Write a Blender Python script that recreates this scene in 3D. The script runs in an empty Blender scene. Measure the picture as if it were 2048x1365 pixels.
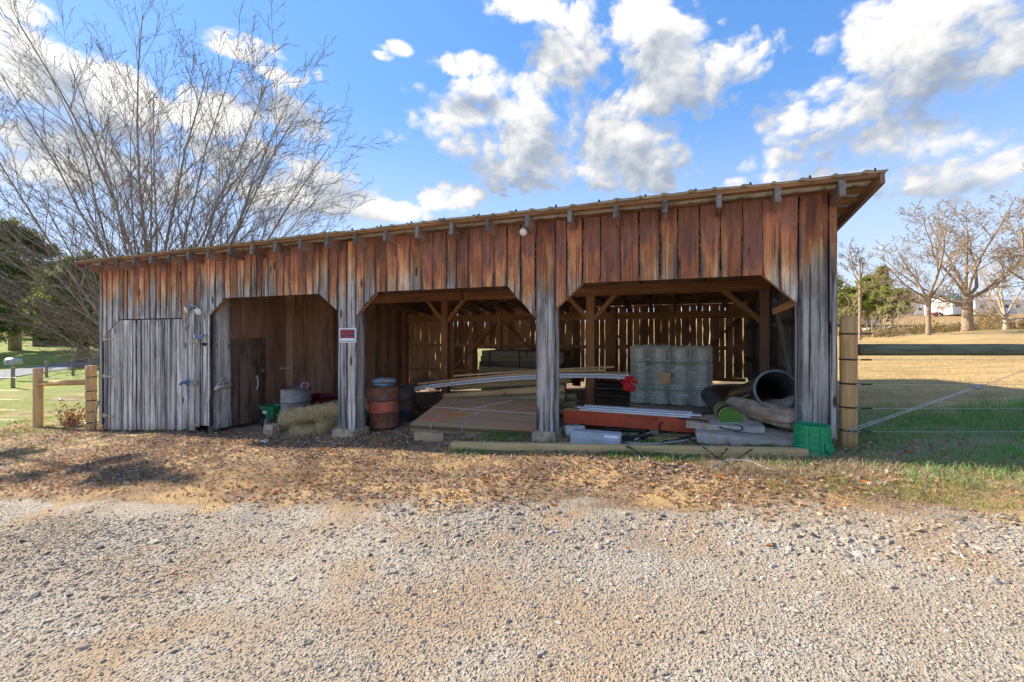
import bpy, math, random
import numpy as np
from mathutils import Vector, Matrix, Quaternion
R = math.radians
random.seed(7); rng = np.random.default_rng(7)
scene = bpy.context.scene
COL = scene.collection

# ------------------------------------------------------------------ camera, sky, sun, exposure
# World frame = barn frame: x runs along the barn's front wall, y into the barn, z up.
TH = R(21.6); CT, ST = math.cos(TH), math.sin(TH)
CX, CY, EYE, F, HOR = 12.97, -5.95, 2.3, 860.0, 670.0
cam_d = bpy.data.cameras.new('camera'); cam = bpy.data.objects.new('camera', cam_d); COL.objects.link(cam)
cam.location = (CX, CY, EYE); cam.rotation_euler = (R(90), 0, TH)
cam_d.sensor_width = 36; cam_d.lens = F/2048*36; cam_d.shift_y = -(682.5-HOR)/2048
cam_d.clip_start = 0.05; cam_d.clip_end = 4000
scene.camera = cam

SUN_EL, SUN_A = R(29), R(4.0)
sun_dir = Vector((math.cos(SUN_EL)*math.cos(SUN_A), -math.cos(SUN_EL)*math.sin(SUN_A), -math.sin(SUN_EL)))
sl = bpy.data.lights.new('sun', 'SUN'); sl.energy = 2.05; sl.angle = R(0.53); sl.color = (1.0, .89, .74)
so = bpy.data.objects.new('sun', sl); COL.objects.link(so); so.location = (-20, 2, 20)
so.rotation_euler = sun_dir.to_track_quat('-Z', 'Y').to_euler()
vs = scene.view_settings
vs.view_transform = 'Standard'; vs.look = 'None'; vs.gamma = 1; vs.use_curve_mapping = False
vs.exposure = 2.36
cy = scene.cycles
cy.use_denoising = True; cy.use_adaptive_sampling = True; cy.adaptive_threshold = .025
cy.max_bounces = 8; cy.diffuse_bounces = 6; cy.glossy_bounces = 2; cy.transmission_bounces = 4; cy.transparent_max_bounces = 8

class NT:
    """small helper around a node tree"""
    def __init__(s, tree): s.t = tree; s.n = tree.nodes; s.l = tree.links
    def node(s, typ, **kw):
        n = s.n.new(typ)
        for k, v in kw.items(): setattr(n, k, v)
        return n
    def put(s, sock, v):
        if isinstance(v, bpy.types.NodeSocket): s.l.new(v, sock)
        elif v is not None:
            if hasattr(sock.default_value, '__len__') and not hasattr(v, '__len__'): v = [v]*len(sock.default_value)
            if hasattr(v, '__len__') and len(v) == 3 and len(sock.default_value) == 4: v = (*v, 1)
            sock.default_value = v
    def m(s, op, a, b=None, c=None, clamp=False):
        n = s.node('ShaderNodeMath', operation=op, use_clamp=clamp)
        for i, v in enumerate((a, b, c)): s.put(n.inputs[i], v)
        return n.outputs[0]
    def add(s, a, b): return s.m('ADD', a, b)
    def mul(s, a, b): return s.m('MULTIPLY', a, b)
    def sub(s, a, b): return s.m('SUBTRACT', a, b)
    def step(s, v, lo, hi, tlo=0.0, thi=1.0, smooth=True):
        n = s.node('ShaderNodeMapRange', interpolation_type='SMOOTHSTEP' if smooth else 'LINEAR', clamp=True)
        for i, x in enumerate((v, lo, hi, tlo, thi)): s.put(n.inputs[i], x)
        return n.outputs[0]
    def vm(s, op, a, b=None):
        n = s.node('ShaderNodeVectorMath', operation=op)
        s.put(n.inputs[0], a)
        if b is not None: s.put(n.inputs[3 if op == 'SCALE' else 1], b)
        return n.outputs[0]
    def xyz(s, x=0, y=0, z=0):
        n = s.node('ShaderNodeCombineXYZ')
        for i, v in enumerate((x, y, z)): s.put(n.inputs[i], v)
        return n.outputs[0]
    def sep(s, v):
        n = s.node('ShaderNodeSeparateXYZ'); s.put(n.inputs[0], v); return n.outputs
    def noise(s, vec, scale=1, detail=3, rough=.55, dist=0.0, out=0, dim='3D'):
        n = s.node('ShaderNodeTexNoise', noise_dimensions=dim)
        s.put(n.inputs['Vector'], vec); s.put(n.inputs['Scale'], scale); s.put(n.inputs['Detail'], detail)
        s.put(n.inputs['Roughness'], rough); s.put(n.inputs['Distortion'], dist)
        return n.outputs[out]
    def vor(s, vec, scale=1, feature='F1', out=0, rand=1.0):
        n = s.node('ShaderNodeTexVoronoi', feature=feature)
        s.put(n.inputs['Vector'], vec); s.put(n.inputs['Scale'], scale); s.put(n.inputs['Randomness'], rand)
        return n.outputs[out]
    def mix(s, f, a, b, typ='MIX'):
        n = s.node('ShaderNodeMix', data_type='RGBA', blend_type=typ)
        s.put(n.inputs[0], f); s.put(n.inputs[6], a); s.put(n.inputs[7], b)
        return n.outputs[2]
    def ramp(s, f, stops, interp='LINEAR'):
        n = s.node('ShaderNodeValToRGB'); cr = n.color_ramp; cr.interpolation = interp
        while len(cr.elements) < len(stops): cr.elements.new(.5)
        for e, (p, c) in zip(cr.elements, stops):
            e.position = p; e.color = (*c, 1) if hasattr(c, '__len__') else (c, c, c, 1)
        s.put(n.inputs[0], f); return n.outputs[0]
    def attr(s, name, out='Vector'):
        n = s.node('ShaderNodeAttribute', attribute_name=name); return n.outputs[out]
    def pos(s): return s.node('ShaderNodeNewGeometry').outputs['Position']
    def rand(s): return s.node('ShaderNodeObjectInfo').outputs['Random']

# ---- world: Nishita sky with procedural cumulus laid out by compass direction and elevation
world = bpy.data.worlds.new('World'); scene.world = world; world.use_nodes = True
w = NT(world.node_tree); w.n.clear()
sky = w.node('ShaderNodeTexSky', sky_type='NISHITA', sun_disc=False)
sky.sun_elevation = SUN_EL; sky.sun_rotation = R(-86); sky.air_density = 1.0; sky.dust_density = .15; sky.ozone_density = 2.5; sky.altitude = 300
dirv = w.vm('NORMALIZE', w.node('ShaderNodeTexCoord').outputs['Generated'])
dx, dy, dz = w.sep(dirv)
# azimuth from +y towards +x, elevation; both in radians
az = w.m('ARCTAN2', dx, dy); el = w.m('ARCSINE', dz)
def px_dir(px, py):
    u, v = (px-1024)/F, (HOR-py)/F
    d = Vector((CT*u-ST, ST*u+CT, v)).normalized()
    return math.atan2(d.x, d.y), math.asin(d.z)
BLOBS = [(1080,225,200,70,1.15),(1135,110,80,95,1.05),(1180,335,200,62,1.1),(940,265,130,56,1.1),(1040,300,150,60,1.1),(1130,190,110,70,1.1),(1250,270,130,60,1),
 (1350,150,120,105,1.1),(1440,125,105,60,1),(1290,50,75,70,.9),(1050,10,95,36,1),(925,128,75,26,.85),(795,100,46,20,.75),(770,112,30,14,.7),
 (1860,70,230,90,1.25),(2010,95,120,80,1.1),(1640,225,130,72,1.1),(1760,300,190,58,1.05),(1920,330,170,66,1.1),(1580,345,90,28,.75),
 (900,392,72,32,.9),(775,425,90,26,.8),(1480,365,50,18,.7),
 (120,165,165,80,1.15),(230,200,110,70,1.05),(40,285,60,46,.8),(110,320,120,62,1.0),(500,95,85,34,.95),(570,140,70,38,.85),(1540,330,80,36,.9),(1690,345,120,34,1),(1880,300,110,50,1),(1830,365,150,28,.9),
 (570,270,115,85,1.1),(430,235,90,55,.9),(340,330,230,95,.95),(60,20,80,34,.9),(280,235,100,60,.9),(560,380,190,70,.85),(-200,150,200,90,1),(-150,330,200,80,.9),(2300,150,200,90,1.1),(2350,330,200,60,.9)]
def field(a, e):
    tot = None; ae = w.xyz(a, e, 0)
    for (px, py, rx, ry, amp) in BLOBS:
        ca, ce = px_dir(px, py); a1, _ = px_dir(px+rx, py); a0, _ = px_dir(px-rx, py); _, e1 = px_dir(px, py-ry); _, e0 = px_dir(px, py+ry)
        ra, re = (a1-a0)/2*1.22*amp**.5, (e1-e0)/2*1.28*amp**.5
        n = w.node('ShaderNodeVectorMath', operation='MULTIPLY_ADD'); w.l.new(ae, n.inputs[0])
        n.inputs[1].default_value = (1/ra, 1/re, 0); n.inputs[2].default_value = (-ca/ra, -ce/re, 0)
        q = w.node('ShaderNodeVectorMath', operation='DOT_PRODUCT'); w.l.new(n.outputs[0], q.inputs[0]); w.l.new(n.outputs[0], q.inputs[1])
        v = q.outputs['Value']
        tot = v if tot is None else w.m('MINIMUM', tot, v)
    tot = w.sub(1.0, tot)
    # the same kind of scattered cumulus all round the rest of the sky
    gen = w.mul(w.sub(w.noise(w.xyz(w.mul(a, 2.2), w.mul(e, 4.5), 0), 1.1, 1, dim='2D'), .50), 5.0)
    inview = w.m('MULTIPLY', w.step(a, -1.45, -1.25), w.step(a, .50, .68, 1, 0))
    gen = w.m('SUBTRACT', gen, w.mul(inview, 6))
    return w.m('MAXIMUM', tot, gen)
FLD = field(az, el)
def puff(a, e, det):
    c = w.xyz(a, w.mul(e, 1.3), 0)
    n1 = w.noise(c, 6.5, det, .58, .25, dim='2D')
    vn = w.node('ShaderNodeTexVoronoi', feature='F1', voronoi_dimensions='2D'); w.put(vn.inputs['Vector'], w.vm('ADD', c, w.vm('SCALE', w.xyz(n1, w.mul(n1, -.7), 0), .10))); vn.inputs['Scale'].default_value = 22; vn.inputs['Detail'].default_value = 2.0; vn.inputs['Roughness'].default_value = .5
    return w.m('MULTIPLY_ADD', n1, 3.6, w.mul(vn.outputs[0], -.75))
p0 = puff(az, el, 8); p1 = puff(w.add(az, -.020), w.add(el, .034), 3)
FLD2 = field(w.add(az, -.03), w.add(el, .075))
d0 = w.m('ADD', w.m('MINIMUM', w.mul(FLD, 1.35), 1.0), w.m('ADD', p0, -1.52))
alpha = w.step(d0, -.12, .85)
slope = w.m('SUBTRACT', w.m('MAXIMUM', FLD, -.2), w.m('MAXIMUM', FLD2, -1.0))
relief = w.add(w.mul(w.sub(p0, p1), .42), w.mul(slope, .62))   # lit side of each billow faces the sun and the zenith
lit = w.step(relief, -.62, .78, smooth=False)
ccol = w.ramp(lit, [(0, (.34,.40,.50)), (.28, (.46,.52,.61)), (.50, (.66,.70,.76)), (.72, (.92,.92,.92)), (1, (1.12,1.09,1.05))])
ccol = w.mix(w.step(d0, .55, .0, 0, .5), ccol, (.82, .86, .92))
elf = w.step(el, 0.0, .6)
raw = w.mix(1.0, sky.outputs[0], w.mix(elf, (.86, 1.0, 1.06), (.78, 1.03, 1.14)), 'MULTIPLY')
# keep the brightest part of the sky, low towards the sun, inside the camera's range
skyc = w.vm('DIVIDE', w.vm('MULTIPLY', raw, (.60, .76, .94)), w.vm('ADD', w.vm('MULTIPLY', raw, (.42, .34, .22)), (1, 1, 1)))
haze = w.step(el, -.02, .50, .75, 0)
alpha = w.mul(alpha, w.step(el, .02, .20, .10, 1))
CLOUD = 1.98
cloudc = w.vm('SCALE', ccol, CLOUD)
skyc = w.mix(haze, skyc, (1.75, 1.95, 2.15))
final = w.mix(alpha, skyc, cloudc)
bg = w.node('ShaderNodeBackground'); w.put(bg.inputs[0], final); bg.inputs[1].default_value = .1
world.cycles.sampling_method = 'MANUAL'; world.cycles.sample_map_resolution = 512
out = w.node('ShaderNodeOutputWorld'); w.l.new(bg.outputs[0], out.inputs[0])

# ------------------------------------------------------------------ pixel helpers (a pixel gives a direction; depth comes from what a thing touches)
def W(px, py, D):
    u = (px-1024)/F*D
    return Vector((CX+CT*u-ST*D, CY+ST*u+CT*D, EYE+(HOR-py)/F*D))
def onY(px, py, y):
    u = (px-1024)/F; D = (y-CY)/(ST*u+CT); return W(px, py, D)
def onX(px, py, x):
    u = (px-1024)/F; D = (x-CX)/(CT*u-ST); return W(px, py, D)
def sstep(v, a, b):
    t = np.clip((v-a)/(b-a), 0, 1); return t*t*(3-2*t)
def g(x, y):
    """height of the ground"""
    x = np.asarray(x, float); y = np.asarray(y, float)
    a, b = x-CX, y-CY
    X = a*CT+b*ST; D = -a*ST+b*CT
    near = .07*np.clip(x, -9, 26)+.03*np.clip(y, -8, 0)
    u = X/np.maximum(D, 1.0)
    L = np.interp(D, [8,20,30,38,45,60,100,200,600,1000], [-2.3,-2.75,-2.95,-2.92,-2.75,-2.0,-.6,4,12,20])
    R1 = np.interp(D, [8,20,35,48,60,80,110,150,250,600,1000], [-1.2,-1.17,-.95,-.45,-.45,-.3,2.4,6.4,11,20,24])
    R2 = np.interp(D, [8,20,35,48,60,80,110,150,250,600,1000], [-1.2,-.95,-.15,.6,.7,.9,3.2,7.4,11,20,24])
    r = R1+(R2-R1)*sstep(u, .8, 1.15)
    far = EYE+L+(r-L)*sstep(u, -.2, .7)
    rr = np.hypot(a, b)
    ww = sstep(rr, 16, 30)*sstep(D, -3, 6)
    z = near+(far-near)*ww
    return z+.02*np.sin(x*1.7+y*.6)*np.sin(y*1.3-x*.4)*(rr < 60)
def G(x, y, dz=0.0): return Vector((x, y, float(g(x, y))+dz))
def onG(px, py, dz=0.0):
    """where a pixel's ray meets the ground"""
    D = 2.0
    for _ in range(60):
        p = W(px, py, D); h = float(g(p.x, p.y))+dz
        need = (EYE-h)*F/max(py-HOR, 1)
        D += (need-D)*.5
    p = W(px, py, D); p.z = float(g(p.x, p.y))+dz
    return p

# ------------------------------------------------------------------ mesh helpers
class MB:
    def __init__(s): s.v = []; s.f = []; s.loc = []; s.col = []
    def add(s, vs, fs, locs=None, col=None):
        o = len(s.v)
        s.v += [tuple(p) for p in vs]; s.f += [tuple(i+o for i in f) for f in fs]
        s.loc += [tuple(l) for l in locs] if locs is not None else [tuple(p) for p in vs]
        s.col += [col or (1, 1, 1)]*len(vs)
        return s
    def box(s, c, size, M=None, col=None):
        c = Vector(c); hx, hy, hz = [k/2 for k in size]; off = Vector((random.uniform(0,50), random.uniform(0,50), random.uniform(0,50)))
        L = [Vector((x, y, z)) for x in (-hx, hx) for y in (-hy, hy) for z in (-hz, hz)]
        vs = [c+((M @ p) if M is not None else p) for p in L]
        ax = max(range(3), key=lambda i: size[i]); o = [ax]+[i for i in range(3) if i != ax]
        lo = [(p[o[0]]+off.x, p[o[1]]+off.y, p[o[2]]+off.z) for p in L]
        return s.add(vs, [(0,1,3,2),(4,6,7,5),(0,4,5,1),(2,3,7,6),(0,2,6,4),(1,5,7,3)], lo, col)
    def beam(s, p0, p1, wd, h, up=(0,0,1), col=None, jit=0.0):
        p0, p1 = Vector(p0), Vector(p1); d = p1-p0; L = d.length; d.normalize()
        up = Vector(up); sd = d.cross(up)
        if sd.length < 1e-4: sd = d.cross(Vector((0,1,0)))
        sd.normalize(); u = sd.cross(d)
        n = max(1, int(L/1.2)) if jit else 1
        off = Vector((random.uniform(0,50), random.uniform(0,50), random.uniform(0,50)))
        vs, lo, fs = [], [], []
        for i in range(n+1):
            t = i/n; q = p0+d*L*t
            if 0 < i < n: q = q+sd*random.uniform(-jit, jit)+u*random.uniform(-jit, jit)
            for a, b in ((-1,-1),(1,-1),(1,1),(-1,1)):
                vs.append(q+sd*a*wd/2+u*b*h/2); lo.append((off.x+L*t, off.y+a*wd/2, off.z+b*h/2))
        for i in range(n):
            k = i*4
            for j in range(4): fs.append((k+j, k+(j+1) % 4, k+4+(j+1) % 4, k+4+j))
        fs += [(3,2,1,0), tuple(n*4+j for j in range(4))]
        return s.add(vs, fs, lo, col)
    def tube(s, pts, rad, n=6, cap=True, col=None, closed=False):
        pts = [Vector(p) for p in pts]; m = len(pts)
        if not hasattr(rad, '__len__'): rad = [rad]*m
        vs, lo, fs = [], [], []; prev = None; acc = 0; ox = random.uniform(0, 50)
        for i, p in enumerate(pts):
            if closed: t = pts[(i+1) % m]-pts[i-1]
            else: t = pts[min(i+1, m-1)]-pts[max(i-1, 0)]
            if t.length < 1e-9: t = Vector((0,0,1))
            t.normalize()
            if prev is None: a = t.orthogonal().normalized()
            else:
                a = prev-t*prev.dot(t)
                a = a.normalized() if a.length > 1e-6 else t.orthogonal().normalized()
            prev = a; b = t.cross(a)
            if i: acc += (p-pts[i-1]).length
            for k in range(n):
                an = 2*math.pi*k/n; c_, s_ = math.cos(an), math.sin(an)
                vs.append(p+(a*c_+b*s_)*rad[i]); lo.append((ox+acc, c_*rad[i], s_*rad[i]))
        for i in range(m-1 if not closed else m):
            j = (i+1) % m
            for k in range(n): fs.append((i*n+k, i*n+(k+1) % n, j*n+(k+1) % n, j*n+k))
        if cap and not closed:
            fs.append(tuple(reversed(range(n)))); fs.append(tuple((m-1)*n+k for k in range(n)))
        return s.add(vs, fs, lo, col)
    def lathe(s, prof, n=24, M=None, col=None):
        """prof: (radius, height) pairs, spun about local z"""
        vs, lo, fs = [], [], []
        for r_, h in prof:
            for k in range(n):
                an = 2*math.pi*k/n; p = Vector((r_*math.cos(an), r_*math.sin(an), h))
                vs.append(M @ p if M is not None else p); lo.append((h, p.x, p.y))
        for i in range(len(prof)-1):
            for k in range(n): fs.append((i*n+k, i*n+(k+1) % n, (i+1)*n+(k+1) % n, (i+1)*n+k))
        return s.add(vs, fs, lo, col)
    def grid(s, fn, nu, nv, col=None):
        vs = [fn(i/nu, j/nv) for j in range(nv+1) for i in range(nu+1)]
        fs = [(j*(nu+1)+i, j*(nu+1)+i+1, (j+1)*(nu+1)+i+1, (j+1)*(nu+1)+i) for j in range(nv) for i in range(nu)]
        return s.add(vs, fs, None, col)
    def build(s, name, mat, parent=None, smooth=False, bevel=0.0):
        o = Vector(parent['_o']) if parent is not None else Vector((0,0,0))
        me = bpy.data.meshes.new(name)
        me.from_pydata([(p[0]-o.x, p[1]-o.y, p[2]-o.z) for p in s.v], [], s.f)
        a = me.attributes.new('loc', 'FLOAT_VECTOR', 'POINT'); a.data.foreach_set('vector', np.array(s.loc, 'f').ravel())
        c = me.attributes.new('col', 'FLOAT_COLOR', 'POINT')
        c.data.foreach_set('color', np.hstack([np.array(s.col, 'f'), np.ones((len(s.col), 1), 'f')]).ravel())
        if mat: me.materials.append(mat)
        if smooth: me.polygons.foreach_set('use_smooth', [True]*len(me.polygons))
        ob = bpy.data.objects.new(name, me); COL.objects.link(ob)
        ob['_o'] = tuple(o)
        if parent is not None: ob.parent = parent
        if bevel:
            b = ob.modifiers.new('bevel', 'BEVEL'); b.width = bevel; b.segments = 2; b.limit_method = 'ANGLE'
        if smooth and smooth != 1:
            pass
        return ob
def np_mesh(name, V, Fc, mat, cols=None, parent=None, smooth=False):
    """bulk mesh from numpy arrays (all faces of one size)"""
    me = bpy.data.meshes.new(name); nv, nf, k = len(V), len(Fc), Fc.shape[1]
    me.vertices.add(nv); me.vertices.foreach_set('co', V.astype('f').ravel())
    me.loops.add(nf*k); me.loops.foreach_set('vertex_index', Fc.astype('i').ravel())
    me.polygons.add(nf); me.polygons.foreach_set('loop_start', np.arange(0, nf*k, k, dtype='i'))
    try: me.polygons.foreach_set('loop_total', np.full(nf, k, 'i'))
    except Exception: pass
    me.polygons.foreach_set('use_smooth', [smooth]*nf)
    if cols is not None:
        c = me.attributes.new('col', 'FLOAT_COLOR', 'POINT')
        c.data.foreach_set('color', np.hstack([cols, np.ones((nv, 1))]).astype('f').ravel())
    me.update(calc_edges=True); me.materials.append(mat)
    ob = bpy.data.objects.new(name, me); COL.objects.link(ob); ob['_o'] = (0, 0, 0)
    if parent is not None: ob.parent = parent
    return ob
def tag(o, label=None, cat=None, group=None, kind=None):
    if label: o['label'] = label
    if cat: o['category'] = cat
    if group: o['group'] = group
    if kind: o['kind'] = kind
    return o
def thing(name, loc, label, cat, group=None):
    o = bpy.data.objects.new(name, None); COL.objects.link(o); o.location = loc; o['_o'] = tuple(loc); o.empty_display_size = .2
    return tag(o, label, cat, group)
def rotM(d, up=(0,0,1)):
    """matrix whose z axis is d"""
    d = Vector(d).normalized(); x = Vector(up).cross(d)
    if x.length < 1e-4: x = Vector((1,0,0))
    x.normalize(); y = d.cross(x)
    return Matrix((x, y, d)).transposed()

# ------------------------------------------------------------------ materials
MATS = {}
def mat(name, fn):
    m = bpy.data.materials.new(name); m.use_nodes = True
    t = NT(m.node_tree); b = t.n['Principled BSDF']
    fn(t, b); MATS[name] = m
    return m
def bump(t, b, h, strength=.5, dist=.01):
    n = t.node('ShaderNodeBump'); n.inputs['Strength'].default_value = strength; n.inputs['Distance'].default_value = dist
    t.put(n.inputs['Height'], h); t.l.new(n.outputs[0], b.inputs['Normal'])
def simple(name, c, rough=.6, metal=0.0, var=.15, scale=8, spec=.4, dirt=None, dirtamt=.3):
    def fn(t, b):
        p = t.pos(); n = t.noise(p, scale, 5)
        col = t.mix(t.step(n, .3, .7), [k*(1-var) for k in c], [min(1, k*(1+var)) for k in c])
        if dirt:
            col = t.mix(t.mul(t.step(t.noise(p, scale*.6, 6, .65), .48, .62), dirtamt), col, dirt)
        t.put(b.inputs['Base Color'], col); b.inputs['Metallic'].default_value = metal
        t.put(b.inputs['Roughness'], t.step(n, .2, .8, max(0, rough-.1), min(1, rough+.1)))
        b.inputs['Specular IOR Level'].default_value = spec
        bump(t, b, n, .15, .01)
    return mat(name, fn)
def wood(name, dark, light, grain=1.0, stain=None, stain_amt=.35, spread=.25, rough=.85, knots=.5, gscale=1.0, bumpamt=.5):
    """sawn timber; attribute 'loc' carries (along the grain, across, across)"""
    def fn(t, b):
        a = t.attr('loc'); r = t.rand()
        al, ac, a3 = t.sep(a)
        v = t.xyz(t.mul(al, .55*gscale), t.mul(ac, 11*gscale), t.m('MULTIPLY_ADD', a3, 11*gscale, t.mul(r, 37)))
        n1 = t.noise(v, 1.6, 6, .62, .6); n2 = t.noise(v, 9, 4, .6)
        f = t.m('MULTIPLY_ADD', n1, .68, t.mul(n2, .32))
        f = t.add(f, t.mul(t.sub(r, .5), spread))
        c = t.mix(t.step(f, .32, .66), dark, light)
        kv = t.xyz(t.mul(al, 1.5), t.mul(ac, 5.5), t.mul(r, 9))
        k = t.step(t.vor(kv, 1.1), .04, .11, knots, 0)
        c = t.mix(k, c, [q*.35 for q in dark])
        if stain:
            c = t.mix(t.mul(t.step(t.noise(t.xyz(t.mul(al, .9), t.mul(ac, 3), t.mul(r, 19)), 1.6, 4, .6), .48, .66), stain_amt), c, stain)
        t.put(b.inputs['Base Color'], c); b.inputs['Roughness'].default_value = rough; b.inputs['Specular IOR Level'].default_value = .25
        bump(t, b, t.m('MULTIPLY_ADD', n1, .5, t.mul(n2, .7)), bumpamt, .012)
    return mat(name, fn)
# ------------------------------------------------------------------ barn dimensions
BL, BW = 14.62, 6.85                    # length along the front, depth
WTOP = EYE+1.62                         # wall top at the front
SLOPE = .118
def roofz(y): return WTOP-SLOPE*y        # underside of the roof purlins' top plane
def fx(px): return onY(px, 700, 0).x
def fz(px, py): return onY(px, py, 0).z

def siding(t, b):
    """old vertical siding: rust brown and dry under the eave, silvered by rain lower down"""
    a = t.attr('loc'); r = t.rand(); al, ac, a3 = t.sep(a); p = t.pos(); px_, py_, pz = t.sep(p)
    seed = t.mul(r, 61)
    v = t.xyz(t.mul(al, .5), t.mul(ac, 13), seed)
    n1 = t.noise(v, 1.5, 6, .62, .9); n2 = t.noise(v, 8, 4, .6)
    f = t.m('MULTIPLY_ADD', n1, .65, t.mul(n2, .35))
    down = t.m('DIVIDE', t.sub(WTOP, pz), 1.25)
    patch = t.noise(t.xyz(t.mul(al, 1.4), t.mul(ac, 4.5), seed), 1.3, 4, .6)
    down = t.m('ADD', down, t.m('MULTIPLY_ADD', patch, 1.15, -.60))
    down = t.m('ADD', down, t.m('MULTIPLY_ADD', r, .55, -.24))
    down = t.m('SUBTRACT', down, t.step(px_, 6, 14.5, 0, .34))
    dk = t.ramp(down, [(0,(.170,.075,.056)),(.18,(.330,.118,.060)),(.42,(.470,.195,.088)),(.62,(.420,.265,.165)),(.82,(.330,.298,.270)),(1,(.320,.298,.275))])
    lt = t.ramp(down, [(0,(.360,.165,.112)),(.18,(.620,.240,.108)),(.42,(.840,.410,.180)),(.62,(.820,.590,.380)),(.82,(.720,.672,.615)),(1,(.740,.698,.648))])
    c = t.mix(t.step(t.add(f, t.mul(t.sub(patch, .5), .5)), .30, .70), dk, lt)
    c = t.mix(1.0, c, t.ramp(t.m('FRACT', t.mul(r, 7.31)), [(0, .66), (.5, 1.0), (1, 1.28)]), 'MULTIPLY')
    # saw marks: slanting arcs left by the mill
    wv = t.node('ShaderNodeTexWave', wave_type='BANDS', bands_direction='X')
    t.put(wv.inputs['Vector'], t.xyz(t.m('ADD', t.mul(al, 1.0), t.m('ADD', t.mul(ac, .8), t.mul(t.mul(ac, ac), 3.0))), 0, 0)); wv.inputs['Scale'].default_value = 9; wv.inputs['Distortion'].default_value = 1.6; wv.inputs['Detail'].default_value = 2; wv.inputs['Detail Scale'].default_value = 1.6
    saw = t.mul(t.mul(t.step(wv.outputs[1], .55, .95), t.step(t.noise(t.xyz(t.mul(al, .8), t.mul(ac, 2), seed), 1.4, 2), .40, .56)), t.mul(t.step(down, .12, .32), t.step(down, 1.05, .8)))
    c = t.mix(t.mul(saw, .85), c, (.06, .035, .028))
    gl_ = t.noise(t.xyz(t.mul(al, .5), t.mul(ac, 22), t.add(seed, 27)), 1.3, 4, .6)
    c = t.mix(t.mul(t.step(gl_, .56, .66), t.mul(t.mul(t.step(down, .2, .38), t.step(down, .75, .55)), .6)), c, (.90, .50, .22))
    q_ = t.sep(t.attr('col'))[0]; eg = t.m('ABSOLUTE', t.m('MULTIPLY_ADD', q_, 2, -1))
    eg = t.add(eg, t.m('MULTIPLY_ADD', t.noise(t.xyz(t.mul(al, 1.1), t.mul(ac, 2), t.add(seed, 41)), 1.5, 4, .6), 1.1, -.55))
    c = t.mix(t.mul(t.step(eg, .62, 1.05), t.mul(.88, t.step(down, .05, .4))), c, (.085, .085, .095))
    # dark rain streaks and knots
    st = t.noise(t.xyz(t.mul(al, .35), t.mul(ac, 16), t.add(seed, 7)), 1.1, 5, .65)
    c = t.mix(t.mul(t.step(st, .52, .61), t.mul(.9, t.step(down, .3, .8))), c, (.040, .042, .050))
    ck = t.noise(t.xyz(t.mul(al, .55), t.mul(ac, 42), t.add(seed, 53)), 1.0, 3, .55)
    c = t.mix(t.mul(t.step(ck, .60, .66), t.mul(.8, t.step(down, .0, .25))), c, (.045, .036, .034))
    hi = t.noise(t.xyz(t.mul(al, .3), t.mul(ac, 20), t.add(seed, 17)), 1.3, 5, .65)
    c = t.mix(t.mul(t.step(hi, .55, .68), t.mul(.6, t.step(down, .6, .95))), c, (.74, .71, .67))
    kd = t.vor(t.xyz(t.mul(al, 1.2), t.mul(ac, 4.2), seed), 1.0)
    c = t.mix(t.step(kd, .07, .13, .9, 0), c, (.045, .026, .018))
    # splashed red earth along the foot
    gl = t.sub(pz, t.mul(px_, .07))
    c = t.mix(t.mul(t.step(t.add(gl, t.mul(t.noise(p, 5, 4), .3)), .40, .12), .45), c, (.30, .22, .14))
    t.put(b.inputs['Base Color'], c); b.inputs['Roughness'].default_value = .9; b.inputs['Specular IOR Level'].default_value = .2
    bump(t, b, t.m('ADD', t.m('MULTIPLY_ADD', n1, .6, t.mul(n2, .7)), t.mul(saw, -.25)), .6, .014)
M_SIDE = mat('weathered_siding', siding)
M_IN = wood('dry_brown_board', (.270,.155,.100), (.640,.400,.265), spread=.35, stain=(.09,.055,.042), stain_amt=.35)
M_BACK = wood('back_wall_board', (.340,.165,.082), (.720,.400,.205), spread=.4, stain=(.10,.05,.036), stain_amt=.35)
M_FRAME = wood('framing_timber', (.300,.130,.055), (.600,.310,.150), spread=.2, knots=.7)
M_RAFT = wood('rafter_timber', (.160,.095,.072), (.420,.260,.180), spread=.2)
M_TAIL = wood('weathered_rafter_end', (.085,.076,.070), (.290,.262,.240), spread=.2, stain=(.05,.035,.03))
M_PURL = wood('purlin_wood', (.150,.070,.030), (.420,.230,.105), spread=.2, stain=(.09,.06,.045), stain_amt=.5)
M_DOORIN = wood('dark_door_board', (.06,.042,.034), (.24,.165,.12), spread=.3, stain=(.02,.016,.014), stain_amt=.6)
M_CONC = simple('pad_concrete', (.46,.37,.26), .9, var=.25, scale=14, spec=.2, dirt=(.25,.17,.10), dirtamt=.6)
M_ROOF = simple('dark_roof_metal', (.045,.055,.058), .45, .6, .25, 5, dirt=(.12,.09,.06), dirtamt=.3)
M_UNDER = simple('roof_metal_underside', (.74,.75,.72), .5, .0, .15, 4, dirt=(.2,.16,.12), dirtamt=.4)
M_GALV = simple('galvanised', (.42,.44,.45), .45, .75, .2, 14, dirt=(.3,.26,.2), dirtamt=.4)
M_BLACK = simple('black_plastic', (.016,.017,.02), .45, var=.2)
M_WHITE = simple('white_plastic', (.74,.75,.77), .45, var=.05, dirt=(.5,.45,.38), dirtamt=.2)
M_IRON = simple('old_iron', (.12,.10,.09), .7, .5, .3, 20, dirt=(.25,.10,.04), dirtamt=.6)

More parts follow.
